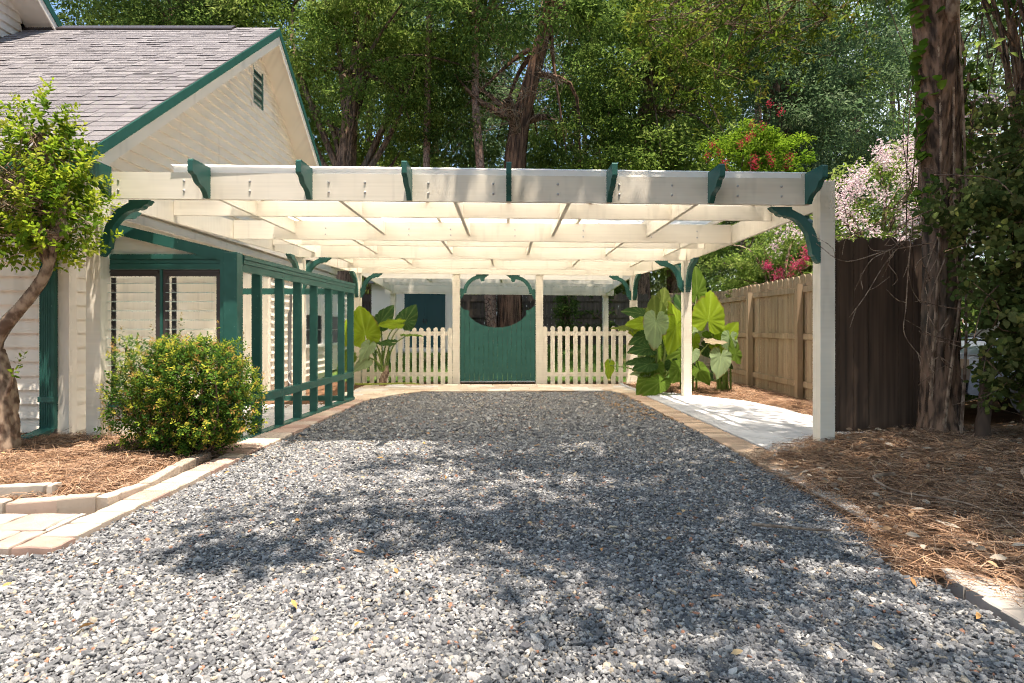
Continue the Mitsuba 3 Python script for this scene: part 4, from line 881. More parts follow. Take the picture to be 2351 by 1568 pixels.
roots = [np.array((-2.83 + r.normal() * .22, 5.05 + r.normal() * .08, .03)) for _ in range(12)]
part(t, 'stem', branchlets(r, roots, b[::22], .010, 6), 'bark', stuff=True)

# ------------------------------------------------------------------ trees of the wood behind
GREENS = {'oak': [(.072, .122, .028), (.112, .172, .042), (.15, .21, .05), (.055, .095, .024)],
          'bright': [(.14, .21, .042), (.185, .255, .055), (.105, .165, .036), (.215, .27, .075)],
          'blue': [(.085, .14, .062), (.12, .18, .085), (.065, .11, .048), (.15, .20, .11)],
          'far': [(.125, .175, .09), (.165, .215, .115), (.095, .14, .07)]}  # paler for the back row: distance haze put into the leaf colour
GREENS = {k_: [tuple(1.42 * q for q in c_) for c_ in v_] for k_, v_ in GREENS.items()}
def crown_leaves(rng, blobs, ncl, per, L, W, cols, rcl, flat=.5, shell=.5, up=.9):
    c, d = blob_points(rng, ncl, blobs, shell); n = ncl * per
    cc = np.repeat(c, per, 0); dd = np.repeat(d, per, 0)
    rr = np.repeat(rcl * rng.uniform(.55, 1.35, ncl), per)
    o = unit(rng.normal(size=(n, 3))) * (rng.random(n) ** .45)[:, None] * rr[:, None]; o[:, 2] *= flat
    o[:, 2] -= .25 * (o[:, 0] ** 2 + o[:, 1] ** 2) / rr
    hue = np.repeat(rng.integers(len(cols), size=ncl), per); C_ = np.array(cols)[np.where(rng.random(n) < .65, hue, rng.integers(len(cols), size=n))]
    C_ = C_ * (1 + .16 * rng.normal(size=(n, 1))).clip(.5, 1.6)
    ax = unit(o * [1, 1, .6] / rr[:, None] + dd * .4 + rng.normal(size=(n, 3)) * .55 + [0, 0, -.25]); nr = unit(np.array([0, 0, up]) + rng.normal(size=(n, 3)) * .6 + dd * .25)
    LL = L * rng.uniform(.65, 1.3, n)
    return leaves(rng, cc + o, ax, nr, LL, LL * W / L, C_), c
def tree(name, label, trunk, rad, blobs, ncl, per, L, W, pal_, rcl, seed, bark='bark', limbs=14, group=None, petals=None, cat_='tree', mat='foliage', limb_from=.45, reach=9.0, **kw):
    rng = np.random.default_rng(seed); t = thing(name, label, cat_, group)
    P = spline(trunk, 14); R = np.interp(np.linspace(0, 1, 14), np.linspace(0, 1, len(rad)), rad); parts = [tube(P, R, 10, .22, rng)]
    (v, f, k), c = crown_leaves(rng, blobs, ncl, per, L, W, GREENS[pal_] if isinstance(pal_, str) else pal_, rcl, **kw)
    cn = c[np.linalg.norm(c[:, None, :] - P[None], axis=2).min(1) < reach]
    for q in cn[rng.permutation(len(cn))[:limbs]]:
        i = int(rng.integers(int(14 * limb_from), 14)); s = P[i]; m = s * .5 + q * .5 + [0, 0, .12 * np.linalg.norm(q - s)] + rng.normal(size=3) * .08 * np.linalg.norm(q - s)
        parts.append(tube(spline([s, m, q], 8), np.linspace(R[i] * .5, .015, 8), 5, .1, rng, cap=False))
    part(t, 'trunk', cat(parts), bark, smooth=50); part(t, 'crown', (v, f), mat, color=k)
    if petals: petal_clusters(t, rng, *petals)
    return t, c
def petal_clusters(t, rng, cen, n_per, r_, L, cols):
    cen = np.array(cen); n = len(cen) * n_per; cc = np.repeat(cen, n_per, 0); o = rng.normal(size=(n, 3)) * np.array([r_, r_, r_ * 1.25]) * .55
    v, f, k = leaves(rng, cc + o, rng.normal(size=(n, 3)), rng.normal(size=(n, 3)) + [0, -.5, .6], L * rng.uniform(.7, 1.3, n), L * .8, pal(rng, n, cols, None, .12))
    part(t, 'blossom', (v, f), 'petal', color=k)
def dead_twigs(t, rng, anchors, n, reach):
    out = []
    for _ in range(n):
        s = anchors[rng.integers(len(anchors))] + rng.normal(size=3) * .08; d = unit(rng.normal(size=3) * [1, .8, .7] + [-.2, -.5, .0]); q = s + d * reach * rng.uniform(.4, 1.2)
        m = (s + q) / 2 + rng.normal(size=3) * .12 * reach; P = spline([s, m, q], 8); out.append(tube(P, np.linspace(.016, .005, 8), 3, cap=False))
        for _k in range(5):
            b = P[rng.integers(3, 8)]; e = b + unit(d + rng.normal(size=3) * .8) * reach * rng.uniform(.2, .45); out.append(tube(spline([b, (b + e) / 2 + rng.normal(size=3) * .06, e], 5), np.linspace(.008, .004, 5), 3, cap=False))
    part(t, 'dead_twigs', cat(out), 'pale_bark', stuff=True)
# nearest row: oaks
tree('oak_tree', 'dense bright green oak just right of the gable with a forked grey trunk', [(-5.6, 20.0, .4), (-5.6, 20.0, 4), (-5.5, 20.0, 7.2), (-5.2, 20.3, 11)], [.36, .29, .28, .18],
     [((-5.2, 20.6, 9.8), (3.4, 2.6, 2.6)), ((-3.2, 20.5, 12.6), (3.4, 2.8, 2.4)), ((-7.4, 21, 12.6), (3, 2.6, 3)), ((-2.6, 20.9, 10.4), (2.2, 2.0, 1.5)), ((-8.0, 21, 8.6), (1.5, 1.4, 1.1))], 330, 150, .17, .062, 'bright', .75, 101, limbs=22)
t, c = tree('oak_tree', 'reddish-brown leaning oak trunk wrapped in pale dead twigs above the middle of the carport', [(.05, 20, .4), (.12, 20, 4), (.3, 20, 7.4), (.82, 19.8, 9.6), (1.55, 19.5, 12.2), (2.5, 19.3, 15)], [.42, .36, .36, .25, .22, .18],
     [((-1.9, 21.2, 11.0), (2.2, 1.9, 2.6)), ((3.8, 21.2, 10.6), (2.3, 2.0, 2.8)), ((.6, 21.6, 14), (4.4, 2.4, 2)), ((2.6, 21.0, 7.6), (1.8, 1.5, 1.2)), ((-1.4, 20.6, 7.9), (1.5, 1.3, 1.0)), ((-.3, 13.9, 8.7), (3.7, 1.1, .8)), ((0, 15.6, 12.8), (6.5, 2.4, 1.0))], 420, 130, .16, .06, 'oak', .7, 102, limbs=14, bark='red_bark', reach=2.6)  # the last blob is an unseen canopy added to shade the yard
r = np.random.default_rng(202)
(v, f, k), _ = crown_leaves(r, [((0, 15.4, 12.8), (6.5, 2.6, 1.0)), ((-1, 17.0, 13.4), (6, 2, 1))], 330, 60, .24, .10, GREENS['oak'], .75); part(t, 'crown', (v, f), 'foliage', color=k)  # unseen leaf layer added high over the back yard to shade the lawn
an = [np.array(p) for p in ((.35, 19.6, 8.0), (.6, 19.4, 9.0), (.9, 19.3, 10.2), (1.2, 19.2, 11.3), (1.5, 19.2, 12.3), (-.6, 19.4, 11.6), (-1.6, 19.5, 12.0), (1.8, 19.3, 9.3))]
dead_twigs(t, r, an, 85, 1.7)
part(t, 'branch_stub', tube(spline([(.35, 19.9, 7.7), (.15, 19.4, 8.25), (.0, 19.0, 8.55)], 6), [.22, .2, .19, .18, .18, .17], 10, .15, r, cap=False), 'bark', smooth=50)
tree('oak_tree', 'green oak standing between the leaning oak and the slim grey trunk', [(5.2, 22, .4), (5.0, 22, 5), (5.3, 22, 10), (5.6, 22, 14)], [.3, .26, .2, .1],
     [((5.2, 21, 9.6), (2.8, 2.4, 2.6)), ((6.4, 21, 13), (3.0, 2.4, 2.4)), ((4.6, 20.6, 6.6), (2.6, 2, 1.5)), ((7.2, 21, 7.0), (2.0, 1.8, 1.6))], 270, 140, .17, .064, 'bright', .72, 103, limbs=16)
tree('oak_tree', 'tall oak rising behind the ridge of the shingle roof', [(-12, 22, .4), (-12, 22, 7), (-11.6, 21.8, 12), (-11.2, 21.6, 16)], [.4, .33, .28, .12],
     [((-12, 21, 13.6), (3.6, 2.6, 2.2)), ((-15.5, 22, 14.4), (3.0, 2.6, 2.4)), ((-9.6, 21.4, 14.8), (2.6, 2.4, 2.0)), ((-11, 21, 11.4), (2.4, 2, 1.4))], 300, 130, .17, .064, 'oak', .8, 104, limbs=24)
tree('oak_tree', 'shady grey-green oak to the left of the big vine covered trunk', [(11.6, 24, .4), (11.6, 24, 6), (11.4, 24, 11), (11.2, 24, 15)], [.24, .22, .18, .1],
     [((10.6, 22.6, 9.2), (3.2, 2.4, 3.0)), ((13.6, 23, 10), (3, 2.4, 3)), ((9.2, 22.4, 13), (3, 2.4, 2.2)), ((12.4, 22.8, 14), (3.6, 2.6, 2.2)), ((12, 22.4, 5.6), (3.2, 2, 1.9))], 330, 130, .18, .07, 'blue', .8, 105, limbs=16)
# pines and bare trunks
for lab, P, rad, bark in (('sunlit pinkish pine trunk left of the middle of the carport roof', [(-2.84, 20.3, .4), (-2.82, 20.3, 5), (-2.78, 20.3, 9.5)], [.16, .135, .12], 'pine_bark'),
                    ('dark pine trunk beside the leaning oak, also seen through the scoop of the gate', [(-.50, 19.7, .4), (-.62, 19.7, 3), (-.90, 19.7, 6.5), (-1.1, 19.9, 10)], [.19, .175, .15, .12], 'pine_bark'),
                    ('slim pale grey trunk rising above the red flowering tree', [(8.1, 28, .4), (7.95, 28, 8), (7.7, 28, 15)], [.17, .15, .11], 'pale_bark'),
                    ('grey pine trunk in the wood left of the vine covered trunk', [(11.1, 25.5, .4), (11.0, 25.5, 8), (10.9, 25.5, 17)], [.19, .17, .13], 'pine_bark'),
                    ('dark slender trunk close beside a grey pine in the wood', [(12.0, 26, .4), (12.2, 26, 8), (11.9, 26, 17)], [.18, .16, .13], 'bark')):
    tp = P[-1]
    tree('pine_tree', lab, P + [(tp[0] + .2, tp[1], tp[2] + 8)], rad + [.08], [((tp[0] + .2, tp[1] + .5, max(tp[2], 14) + 4), (2.6, 2.2, 2.4))], 60, 90, .26, .05, 'blue', .8, 110 + len(labels), bark=bark, limbs=0)
# middle and far rows of the wood
r = np.random.default_rng(300); ORD = 'first second third fourth fifth sixth seventh eighth ninth tenth'.split()
k = 0
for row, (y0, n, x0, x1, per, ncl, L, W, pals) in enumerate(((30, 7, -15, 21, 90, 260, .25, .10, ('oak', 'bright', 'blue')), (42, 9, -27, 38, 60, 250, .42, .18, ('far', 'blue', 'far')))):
    for i in range(n):
        x = x0 + (x1 - x0) * (i + .5) / n + r.normal() * .7; y = y0 + r.normal() * 1.3; s = y / 30.; h = r.uniform(17, 20) * (1 if row == 0 else 1.35); w = (x1 - x0) / n * .62
        bl = [((x + r.normal() * .5, y, h * .30), (w * 1.05, w * .8, h * .24)), ((x + r.normal() * .8, y, h * .62), (w * 1.1, w * .8, h * .24)), ((x + r.normal(), y, h * .9), (w * .85, w * .7, h * .16))]
        tree('woodland_tree', f'leafy green tree in the middle of the wood, {ORD[i]} from the left' if row == 0 else f'haze-tinted pale green tree at the back of the wood, {ORD[i]} from the left', [(x, y, .3), (x + r.normal() * .2, y, h * .4), (x + r.normal() * .4, y, h * .9)], [.28 * s, .22 * s, .06], bl, ncl, per, L, W, pals[k % 3], 1.05 * s, 310 + k, limbs=10,
             group=('leafy trees in the middle of the wood' if row == 0 else 'haze-tinted trees at the back of the wood')); k += 1
# undergrowth above the fences
for x, y, rx, rz, z, pl, lab in ((-7.5, 20.6, 2.2, 1.6, 2.2, 'oak', 'dark green undergrowth bush beyond the far end of the house'), (2.2, 22, 2.4, 1.8, 2.6, 'oak', 'dark undergrowth bush right of the leaning oak trunk'), (-2.6, 23, 2.2, 1.7, 2.5, 'bright', 'pale undergrowth bush between the pine trunks'),
                                 (5.9, 15.8, 1.5, 1.5, 2.0, 'oak', 'tall dark glossy bush behind the elephant ear clump'), (6.8, 12.6, 1.4, 1.3, 1.75, 'oak', 'green bush just over the board fence behind the patio'), (8.6, 18.5, 2.6, 2.0, 3.0, 'blue', 'grey-green bush filling the gap below the shady oak'), (13.5, 17, 3.4, 2.4, 3.4, 'blue', 'broad grey-green bush behind the pink flowering tree'), (7.9, 10.2, 2.2, 1.0, 1.05, 'oak', 'dark bush behind the parked car on the far right')):
    tree('bush', lab, [(x, y, 0), (x, y, z * .6), (x + .1, y, z)], [.06, .05, .02], [((x, y, z), (rx, rx * .6, rz)), ((x + rx * .4, y - .2, z * .6), (rx * .7, rx * .5, rz * .6))], 110, 90, .12, .055, pl, .42, 400 + int(x * 10) % 97, limbs=8, cat_='bush')
# unseen leaf masses added round the drive and behind the view point to cut skylight
r = np.random.default_rng(480)
ring = [((x_, y_, z_), (3.6, 3.0, 4.2)) for x_, y_, z_ in ((-10, -12, 6), (-4, -13, 7), (2, -13, 7), (8, -12, 7), (13, -8, 7), (15, -2, 7), (15, 4, 7), (16, 11, 7), (-15, -8, 6), (5, -11, 11), (-1, -12, 12), (12, -4, 12), (13, 8, 11))]
(v, f, k), c = crown_leaves(r, ring, 520, 34, .75, .38, GREENS['oak'], 1.3); key = uniq('woodland'); put(key, (v, f), 'foliage', color=k); labels[key] = {'kind': 'stuff', 'label': 'unseen leaf masses added round the drive to dim the sky light'}
# crape myrtles
r = np.random.default_rng(500)
def bl_pts(n, c, s):
    d = unit(r.normal(size=(n, 3))); d[:, 1] = -np.abs(d[:, 1]); d[:, 2] = np.where(d[:, 2] < -.3, -d[:, 2], d[:, 2]); return np.array(c) + d * np.array(s) * r.uniform(.8, 1.08, (n, 1))
PK = np.vstack([bl_pts(34, (6.5, 11.7, 2.9), (1.6, 1.1, 1.0)), bl_pts(38, (7.7, 11.7, 3.4), (1.6, 1.1, 1.0)), bl_pts(70, (9.9, 11.8, 4.5), (2.1, 1.1, 1.3)), bl_pts(26, (8.2, 11.7, 3.9), (1.4, 1.0, 1.0)), bl_pts(26, (7.6, 11.3, 2.4), (1.8, .8, .8))])
tree('crape_myrtle', 'pale pink flowering crape myrtle above the dark fence on the right', [(7.5, 12, 0), (7.4, 12, 1.2), (7.6, 12, 2.6), (7.8, 12, 3.6)], [.09, .08, .06, .03],
     [((6.4, 11.9, 2.9), (1.5, 1.0, 1.0)), ((7.6, 11.9, 3.5), (1.5, 1.0, 1.1)), ((9.9, 12, 4.4), (2.1, 1.0, 1.3)), ((8.2, 11.9, 3.8), (1.4, 1.0, 1.0)), ((7.6, 11.6, 2.4), (1.7, .9, .9))], 240, 60, .085, .042, 'bright', .32, 501, bark='pale_bark', limbs=24, petals=(PK, 70, .15, .05, [(.78, .64, .68), (.82, .72, .74), (.73, .54, .61), (.82, .76, .76)]))
RD = np.array([(5.35, 15.2, 5.75), (5.4, 15.3, 5.5), (5.5, 15.2, 5.3), (6.9, 15.2, 6.75), (6.3, 15.0, 5.45), (6.2, 15.1, 6.3), (6.75, 15, 5.5), (7.3, 15.2, 5.6), (6.3, 15, 5.6), (7.35, 15.2, 5.3), (6.4, 15.1, 6.45), (6.0, 15, 5.9)])
RD = np.repeat(RD, 2, 0) + r.normal(size=(24, 3)) * .12
tree('crape_myrtle', 'bright yellow-green crape myrtle with red blossoms above the right half of the carport', [(6.5, 16, 0), (6.4, 16, 2), (6.5, 15.9, 4.6), (6.6, 15.9, 5.8)], [.10, .09, .06, .03],
     [((6.3, 15.9, 5.7), (1.1, .9, .85)), ((7.3, 15.9, 5.6), (1.0, .9, .9)), ((6.6, 15.8, 6.2), (.6, .6, .5)), ((6.5, 15.9, 4.5), (1.4, 1, .9))], 170, 75, .10, .045, [(.17, .28, .022), (.22, .33, .03), (.12, .22, .02)], .30, 502, bark='pale_bark', limbs=20, petals=(RD, 34, .09, .042, [(.42, .03, .06), (.50, .06, .09), (.36, .04, .07)]))
HP = np.array([(5.95, 12.0, 2.42), (5.65, 12.1, 2.2), (5.95, 12.1, 2.05), (6.2, 12, 2.75), (6.35, 11.9, 2.65), (5.4, 12.2, 2.4), (6.1, 12, 2.5), (6.5, 12, 2.9)]); HP = np.repeat(HP, 3, 0) + r.normal(size=(24, 3)) * .06
tree('crape_myrtle', 'crape myrtle with hot pink blossoms just over the brown board fence', [(5.8, 12.6, 0), (5.8, 12.6, 1.2), (5.9, 12.6, 2.2)], [.06, .05, .02],
     [((5.6, 12.7, 2.3), (.8, .5, .75)), ((6.4, 12.7, 2.6), (.9, .5, .8)), ((5.4, 13.4, 2.8), (1.1, .6, .8))], 120, 75, .075, .038, 'bright', .26, 503, bark='pale_bark', limbs=14, petals=(HP, 60, .085, .038, [(.72, .07, .24), (.78, .14, .30), (.80, .30, .42)]))
# trunks beyond the gate
t, c = tree('ivy_tree', 'dark trunk with sun-flecked ivy right of the green gate', [(1.85, 18.2, .4), (1.85, 18.2, 1.2), (1.83, 18.2, 2), (1.8, 18.2, 2.9)], [.16, .14, .13, .1], [((1.85, 18.05, 1.7), (.30, .25, 1.1))], 60, 70, .07, .045, 'oak', .26, 522, limbs=6, limb_from=.8)

# ------------------------------------------------------------------ big trunk on the right, its canopy, vines and thicket
r = np.random.default_rng(601)
big = thing('big_tree', 'big rough-barked trunk with climbing vines at the right beside the dark fence', 'tree')
P = spline([(4.20, 5.68, -.08), (4.20, 5.68, .25), (4.205, 5.68, .9), (4.21, 5.67, 1.7), (4.18, 5.63, 2.5), (4.10, 5.56, 3.3), (3.99, 5.46, 4.2), (3.95, 5.30, 5.4), (4.2, 5.0, 7.2)], 160)
R = np.interp(np.linspace(0, 8, 160), range(9), [.225, .165, .148, .148, .155, .168, .172, .165, .15])
NS = 90; th = np.arange(NS) * 2 * np.pi / NS; ridge = 1 + .05 * np.sin(th * 5 + 1) + .03 * np.sin(th * 9 + 2.2)
V, F = tube(P, R, NS); nn = 160 * NS
ctr = np.repeat(P, NS, 0); off = V[:nn] - ctr
V[:nn] = ctr + off * (np.tile(ridge, 160) + .045 * nz(V[:nn] * [1, 1, .34], 30, 5) + .035 * np.clip(nz(V[:nn] * [1, 1, .30], 55, 6), -.5, 1))[:, None]
trk = [(V, F)]
for q, rr in (((3.0, 3.0, 8.6), .085), ((5.6, 4.0, 8.8), .08), ((2.0, 4.4, 7.4), .06), ((4.4, 1.6, 8.8), .07), ((1.6, 2.2, 8.8), .05), ((6.6, 5.0, 8.4), .06), ((3.2, 7.4, 5.7), .05)):
    s = P[int(r.integers(125, 155))]; q = np.array(q); trk.append(tube(spline([s, (s + q) / 2 + [0, 0, .35], q], 10), np.linspace(rr * 1.3, .02, 10), 7, .15, r, cap=False))
part(big, 'trunk', cat(trk), 'bark', smooth=60)
sc = trimesh.creation.icosphere(2, 1.0); part(big, 'bark_scar', (sc.vertices * [.075, .05, .24] * (1 + .1 * nz(sc.vertices, 3, 3))[:, None] + [4.06, 5.335, 4.12], sc.faces), 'pale_bark', smooth=True)
part(big, 'stump', tube(spline([(4.34, 5.35, -.05), (4.37, 5.36, .22), (4.43, 5.40, .52), (4.50, 5.5, .9)], 10), np.linspace(.062, .04, 10), 9, .25, r), 'dark_wood', smooth=50)
CAN = [((2.9, 2.7, 8.8), (3.2, 2.3, 1.3)), ((5.6, 3.9, 8.8), (2.8, 2.8, 1.7)), ((2.0, 4.2, 7.9), (2.2, 1.1, .7)), ((4.6, 1.0, 8.6), (3.4, 2, 1.3)), ((8.2, 4.2, 7.2), (2.4, 3.2, 2.2)), ((7.0, 3.4, 4.6), (1.5, 2.0, 2.2)), ((2.4, -1.0, 9.2), (2.6, 1.6, 1.1)), ((3.6, 4.9, 8.2), (2.0, .9, .8))]  # the low blob at the right is unseen foliage added to block skylight
DEN = [((1.75, 4.30, 7.6), (2.3, .55, .45)), ((3.5, 4.5, 7.7), (1.3, .7, .5)), ((3.3, 2.2, 8.2), (1.5, .9, .5)), ((1.7, 1.7, 8.4), (1.3, .6, .4)), ((2.2, 3.1, 8.0), (1.5, .5, .4)), ((5.2, 2.6, 8), (1.8, 1.6, .6)), ((6.2, 4.6, 7.4), (1.6, 1.6, .8)), ((.5, 1.5, 8.4), (1.5, .45, .35)), ((.9, 3.3, 8.2), (1.0, .4, .3))]
DEN = [d_ for d_ in DEN]
A1, c = crown_leaves(r, CAN, 300, 78, .155, .068, GREENS['oak'], .62); A2, c2 = crown_leaves(r, DEN, 150, 95, .155, .07, GREENS['oak'], .36, shell=.1); c = np.vstack([c, c2]); v, f, k = catc([A1, A2]); part(big, 'crown', (v, f), 'foliage', color=k)
part(big, 'limb', branchlets(r, [np.array(p) for p in ((3, 3, 8.6), (5.6, 4, 8.8), (4.4, 1.6, 8.8), (2, 4.4, 7.4), (1.6, 2.2, 8.8))], c[::4], .02, 6), 'bark', stuff=True)
# overhanging bough with long narrow leaves
nb = 460; bo = np.array([(2.0, 7.2, 5.1), (2.6, 7.4, 5.35), (3.1, 7.3, 5.3), (3.6, 7.2, 5.2), (2.3, 7.6, 4.75), (3.0, 7.5, 4.65), (3.4, 7.5, 4.9), (1.75, 7.4, 5.0), (2.7, 7.6, 4.35), (3.9, 7.0, 5.35), (4.0, 7.3, 5.0)])
cb = bo[r.integers(len(bo), size=nb)] + r.normal(size=(nb, 3)) * [.24, .3, .24] - [0, 0, .08]
vv = shoots(r, cb, np.array([0, -.2, -.7]) + r.normal(size=(nb, 3)) * .6, 11, .10, .027, tip_col(r, [(.10, .15, .018), (.07, .12, .015), (.15, .19, .03)], [(.22, .26, .04), (.20, .17, .04)], nb, .4), length=.16)
part(big, 'bough', vv[:2], 'foliage', color=vv[2])
part(big, 'bough_twigs', branchlets(r, list(bo) + [np.array((3.2, 7.4, 5.6))], cb[::7], .006, 5), 'bark', stuff=True)
tw = [tube(spline([(3.2, 7.4, 5.65), (p + np.array((3.2, 7.4, 5.65))) / 2 + [0, 0, .1], p], 6), np.linspace(.022, .008, 6), 5, cap=False) for p in bo]; part(big, 'bough_limb', cat(tw), 'bark', stuff=True)
# ivy on the trunk
ivy = thing('ivy', 'bright ivy leaves climbing the left edge of the big trunk', 'vine'); n = 150
zz = r.uniform(2.2, 4.6, n); ii = np.searchsorted(P[:, 2], zz).clip(0, 159); aa = r.choice([np.pi, np.pi * 1.15, -.25, .1], n, p=[.5, .2, .2, .1]) + r.normal(size=n) * .3
od = np.stack([np.cos(aa), np.sin(aa) * .9 - .1, 0 * aa], 1); b = P[ii] + od * (R[ii] * 1.02)[:, None]
v, f, k = leaves(r, b, od * .6 + np.array([0, 0, -.7]) + r.normal(size=(n, 3)) * .4, od + r.normal(size=(n, 3)) * .35 + [0, -.3, .3], r.uniform(.06, .12, n), .085, pal(r, n, [(.10, .19, .02), (.06, .12, .02), (.15, .24, .03)]), fine=True); part(ivy, 'foliage', (v, f), 'glossy_leaf', color=k)
part(ivy, 'stem', cat([tube(spline([P[i0] + [R[i0] * np.cos(a0) * 1.04, R[i0] * np.sin(a0) * 1.04, 0], P[(i0 + i1) // 2] + [R[i0] * np.cos(a1) * 1.1, R[i0] * np.sin(a1) * 1.1, 0], P[i1] + [R[i1] * np.cos(a1) * 1.08, R[i1] * np.sin(a1) * 1.08, 0]], 16), np.linspace(.016, .008, 16), 5) for i0, i1, a0, a1 in ((16, 120, -2.0, -1.0), (26, 130, -2.6, -2.2), (40, 100, -.6, -1.5), (12, 80, -1.2, -.9))]), 'pale_bark', stuff=True)
# thicket of broad leaved vines
tk = thing('vine_thicket', 'dark tangled thicket of broad-leaved vine at the right edge beyond the big trunk', 'shrub')
TB = [((4.34, 5.0, 1.78), (.50, .32, .55)), ((3.98, 5.08, 2.16), (.42, .26, .24)), ((4.62, 5.05, 1.42), (.42, .36, .78)), ((4.30, 4.92, 1.12), (.30, .28, .30)), ((4.60, 5.1, 2.25), (.55, .40, .40)), ((5.1, 5.3, 1.4), (.5, .4, 1.0)), ((4.85, 5.25, .95), (.42, .35, .42)), ((4.56, 5.15, .72), (.34, .3, .30)), ((4.95, 5.6, 2.95), (.5, .4, .5))]
b, d = blob_points(r, 1400, TB, .25)
vt = shoots(r, b, d * .5 + np.array([-.2, -.3, -.45]) + r.normal(size=(1400, 3)) * .45, 6, .085, .056, tip_col(r, [(.09, .13, .04), (.12, .16, .05), (.07, .105, .032), (.15, .17, .065)], [(.28, .28, .09), (.18, .22, .06)], 1400, .3, .3), length=.20)
part(tk, 'foliage', vt[:2], 'glossy_leaf', color=vt[2])
st = []
for x0, y0, x1, y1, z1 in ((4.85, 5.1, 4.65, 5.0, 2.0), (5.0, 5.0, 5.2, 5.1, 1.9), (4.95, 5.05, 4.4, 5.1, 1.5), (5.15, 5.2, 4.9, 5.1, 2.4), (5.3, 5.3, 5.4, 5.2, 2.2), (5.02, 4.95, 4.78, 4.9, 1.3)):
    a, e = np.array([x0, y0, -.02]), np.array([x1, y1, z1]); st.append(tube(spline([a, a * .5 + e * .5 + r.normal(size=3) * .10, e], 10), np.linspace(.034, .012, 10), 7, .2, r))
part(tk, 'stem', cat(st), 'bark', smooth=50)
tw = []
for _ in range(80):
    s = np.array(TB[r.integers(9)][0]) + r.normal(size=3) * [.35, .2, .35]; e = s + unit(r.normal(size=3) * [1, .5, .9] + [-.5, -.2, .1]) * r.uniform(.3, .95); tw.append(tube(spline([s, (s + e) / 2 + r.normal(size=3) * .07, e], 6), np.linspace(.0055, .003, 6), 4, cap=False))
part(tk, 'twigs', cat(tw), 'bark', stuff=True)
dv = thing('dead_vine', 'bare grey vine twigs hanging in front of the dark fence', 'vine'); tw = []
for Q in ([(4.1, 5.45, 2.05), (3.8, 5.4, 2.0), (3.5, 5.35, 1.75), (3.25, 5.3, 1.4), (3.1, 5.3, 1.2)], [(3.75, 5.4, 2.1), (3.70, 5.38, 1.7), (3.66, 5.36, 1.3), (3.64, 5.35, 1.05), (3.8, 5.34, .82)], [(4.05, 5.4, 1.75), (3.92, 5.4, 1.4), (3.86, 5.38, .98), (3.9, 5.36, .70)], [(3.95, 5.42, 1.9), (3.5, 5.38, 1.82), (3.1, 5.36, 1.72), (2.75, 5.2, 1.86)],
          [(3.7, 5.4, 2.05), (3.55, 5.36, 1.85), (3.3, 5.3, 1.72), (3.15, 5.3, 1.45)], [(4.08, 5.4, 1.2), (3.95, 5.35, 1.05), (3.9, 5.3, .9), (4.02, 5.3, .72)], [(3.0, 5.34, 1.95), (3.2, 5.32, 1.98), (3.6, 5.36, 2.15), (4.0, 5.42, 2.3)], [(4.0, 5.4, 2.0), (3.85, 5.38, 1.6), (3.88, 5.36, 1.3)]):
    S = spline(Q, 18); tw.append(tube(S, np.linspace(.0062, .0026, 18), 5))
    for _ in range(4):
        s = S[r.integers(4, 17)]; e = s + unit(r.normal(size=3) * [1, .25, 1] + [0, -.05, -.4]) * r.uniform(.12, .35); tw.append(tube(spline([s, (s + e) / 2 + r.normal(size=3) * .03, e], 6), np.linspace(.0038, .002, 6), 4))
put(dv + '__stem', cat(tw), 'pale_bark')
# thin vine-hung saplings behind the thicket
for i, (lab, Q, rad) in enumerate((('dark vine-hung sapling just right of the big trunk', [(4.72, 6.3, 0), (4.75, 6.3, 1.6), (4.78, 6.3, 3), (4.82, 6.3, 5)], .075), ('crooked sapling with bare forks at the top right', [(5.9, 6.6, 0), (5.8, 6.6, 1.8), (5.95, 6.6, 3.1), (5.7, 6.6, 4.6)], .07), ('thin leaning sapling at the right edge of the view', [(6.4, 6.8, 0), (6.35, 6.8, 1.9), (6.6, 6.8, 3.2), (6.3, 6.8, 4.8)], .05))):
    tree('sapling', lab, Q, [rad, rad * .9, rad * .7, rad * .4], [((Q[-1][0] + .1, Q[-1][1], Q[-1][2] + .6), (.7, .5, .7))] if i else [((4.88, 6.25, 3.6), (.16, .14, 1.1))], 30 if i else 22, 22 if i else 24, .09, .06, 'oak', .22, 620 + i, limbs=14, limb_from=.35)
hv = thing('hanging_vines', 'thin dark vine strands hanging at the top right between the saplings', 'vine'); tw = []
for _ in range(34):
    x = r.uniform(4.9, 6.5); y = r.uniform(6.0, 7.4); z1 = r.uniform(1.9, 3.2); q0 = np.array([x + r.normal() * .3, y, 5.2]); q1 = np.array([x, y, z1]); tw.append(tube(spline([q0, q0 * .5 + q1 * .5 + r.normal(size=3) * [.15, .1, .1], q1], 10), r.uniform(.004, .010), 4))
put(hv + '__strand', cat(tw), 'bark'); labels[hv + '__strand'] = {'kind': 'stuff'}

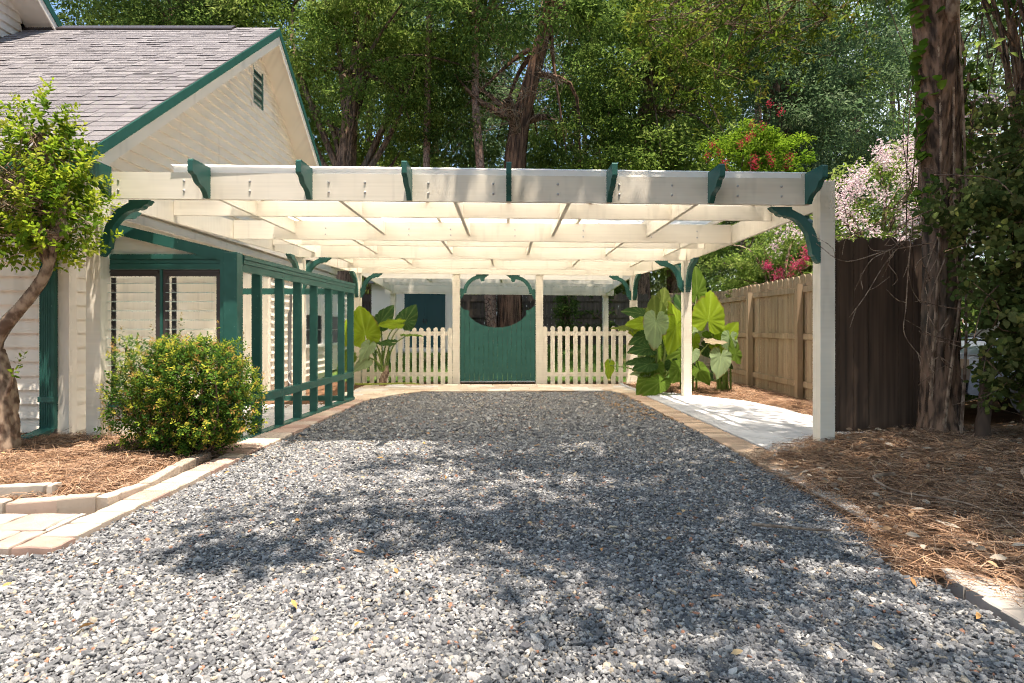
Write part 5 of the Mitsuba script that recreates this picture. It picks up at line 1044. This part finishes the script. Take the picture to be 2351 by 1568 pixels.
# ------------------------------------------------------------------ parked car glimpsed through the thicket
car = thing('parked_car', 'silver-blue car parked behind the vine thicket at the right edge', 'car')
cx, cy = 5.75, 7.3
body = Polygon([(0, .28), (.05, .62), (.35, .78), (1.15, .92), (1.9, .96), (3.9, .98), (4.45, .90), (4.5, .40), (4.35, .24), (3.95, .22), (.5, .22)])
for wx in (.85, 3.55): body = body.difference(Point(wx, .30).buffer(.37, 24))
part(car, 'body', extr(body.buffer(-.04).buffer(.04), 1.72, ((cx, cy + 1.72, 0), (1, 0, 0), (0, 0, 1), (0, -1, 0))), 'car_paint', smooth=35)
cab = [(1.2, .93), (1.95, 1.42), (3.3, 1.45), (4.2, .97)]
part(car, 'roof', hexa([(cx + 1.2, cy + .06, .95), (cx + 4.2, cy + .06, .95), (cx + 4.2, cy + 1.66, .95), (cx + 1.2, cy + 1.66, .95)], [(cx + 1.98, cy + .22, 1.44), (cx + 3.3, cy + .22, 1.46), (cx + 3.3, cy + 1.5, 1.46), (cx + 1.98, cy + 1.5, 1.44)]), 'car_paint')
def quadbox(a, b, c_, d_, off): 
    a, b, c_, d_ = (np.array(q, float) for q in (a, b, c_, d_)); n_ = unit(np.cross(b - a, d_ - a)) * off
    return hexa([a, b, c_, d_], [a + n_, b + n_, c_ + n_, d_ + n_])
part(car, 'side_window', quadbox((cx + 1.55, cy + .085, 1.0), (cx + 2.6, cy + .085, 1.0), (cx + 2.6, cy + .20, 1.37), (cx + 2.08, cy + .20, 1.36), .012), 'black_glass'); part(car, 'side_window', quadbox((cx + 2.68, cy + .085, 1.0), (cx + 3.85, cy + .085, 1.0), (cx + 3.25, cy + .20, 1.38), (cx + 2.68, cy + .20, 1.38), .012), 'black_glass')
part(car, 'windscreen', quadbox((cx + 1.24, cy + 1.58, .98), (cx + 1.24, cy + .14, .98), (cx + 1.93, cy + .28, 1.40), (cx + 1.93, cy + 1.44, 1.40), .012), 'black_glass')
for wx in (.85, 3.55):
    for wy in (.12, 1.60):
        w = part(car, 'wheel', trimesh.creation.cylinder(.31, .20, 28, transform=trimesh.transformations.translation_matrix([cx + wx, cy + wy, .30]) @ trimesh.transformations.rotation_matrix(np.pi / 2, [1, 0, 0])), 'dark', smooth=40)
        part(w, 'rim', trimesh.creation.cylinder(.19, .215, 20, transform=trimesh.transformations.translation_matrix([cx + wx, cy + wy, .30]) @ trimesh.transformations.rotation_matrix(np.pi / 2, [1, 0, 0])), 'steel', smooth=40)
part(car, 'headlight', box(cx + .02, cx + .32, cy - .004, cy + .2, .60, .72), 'steel'); part(car, 'bumper', box(cx - .05, cx + .10, cy + .02, cy + 1.70, .30, .46), 'dark')
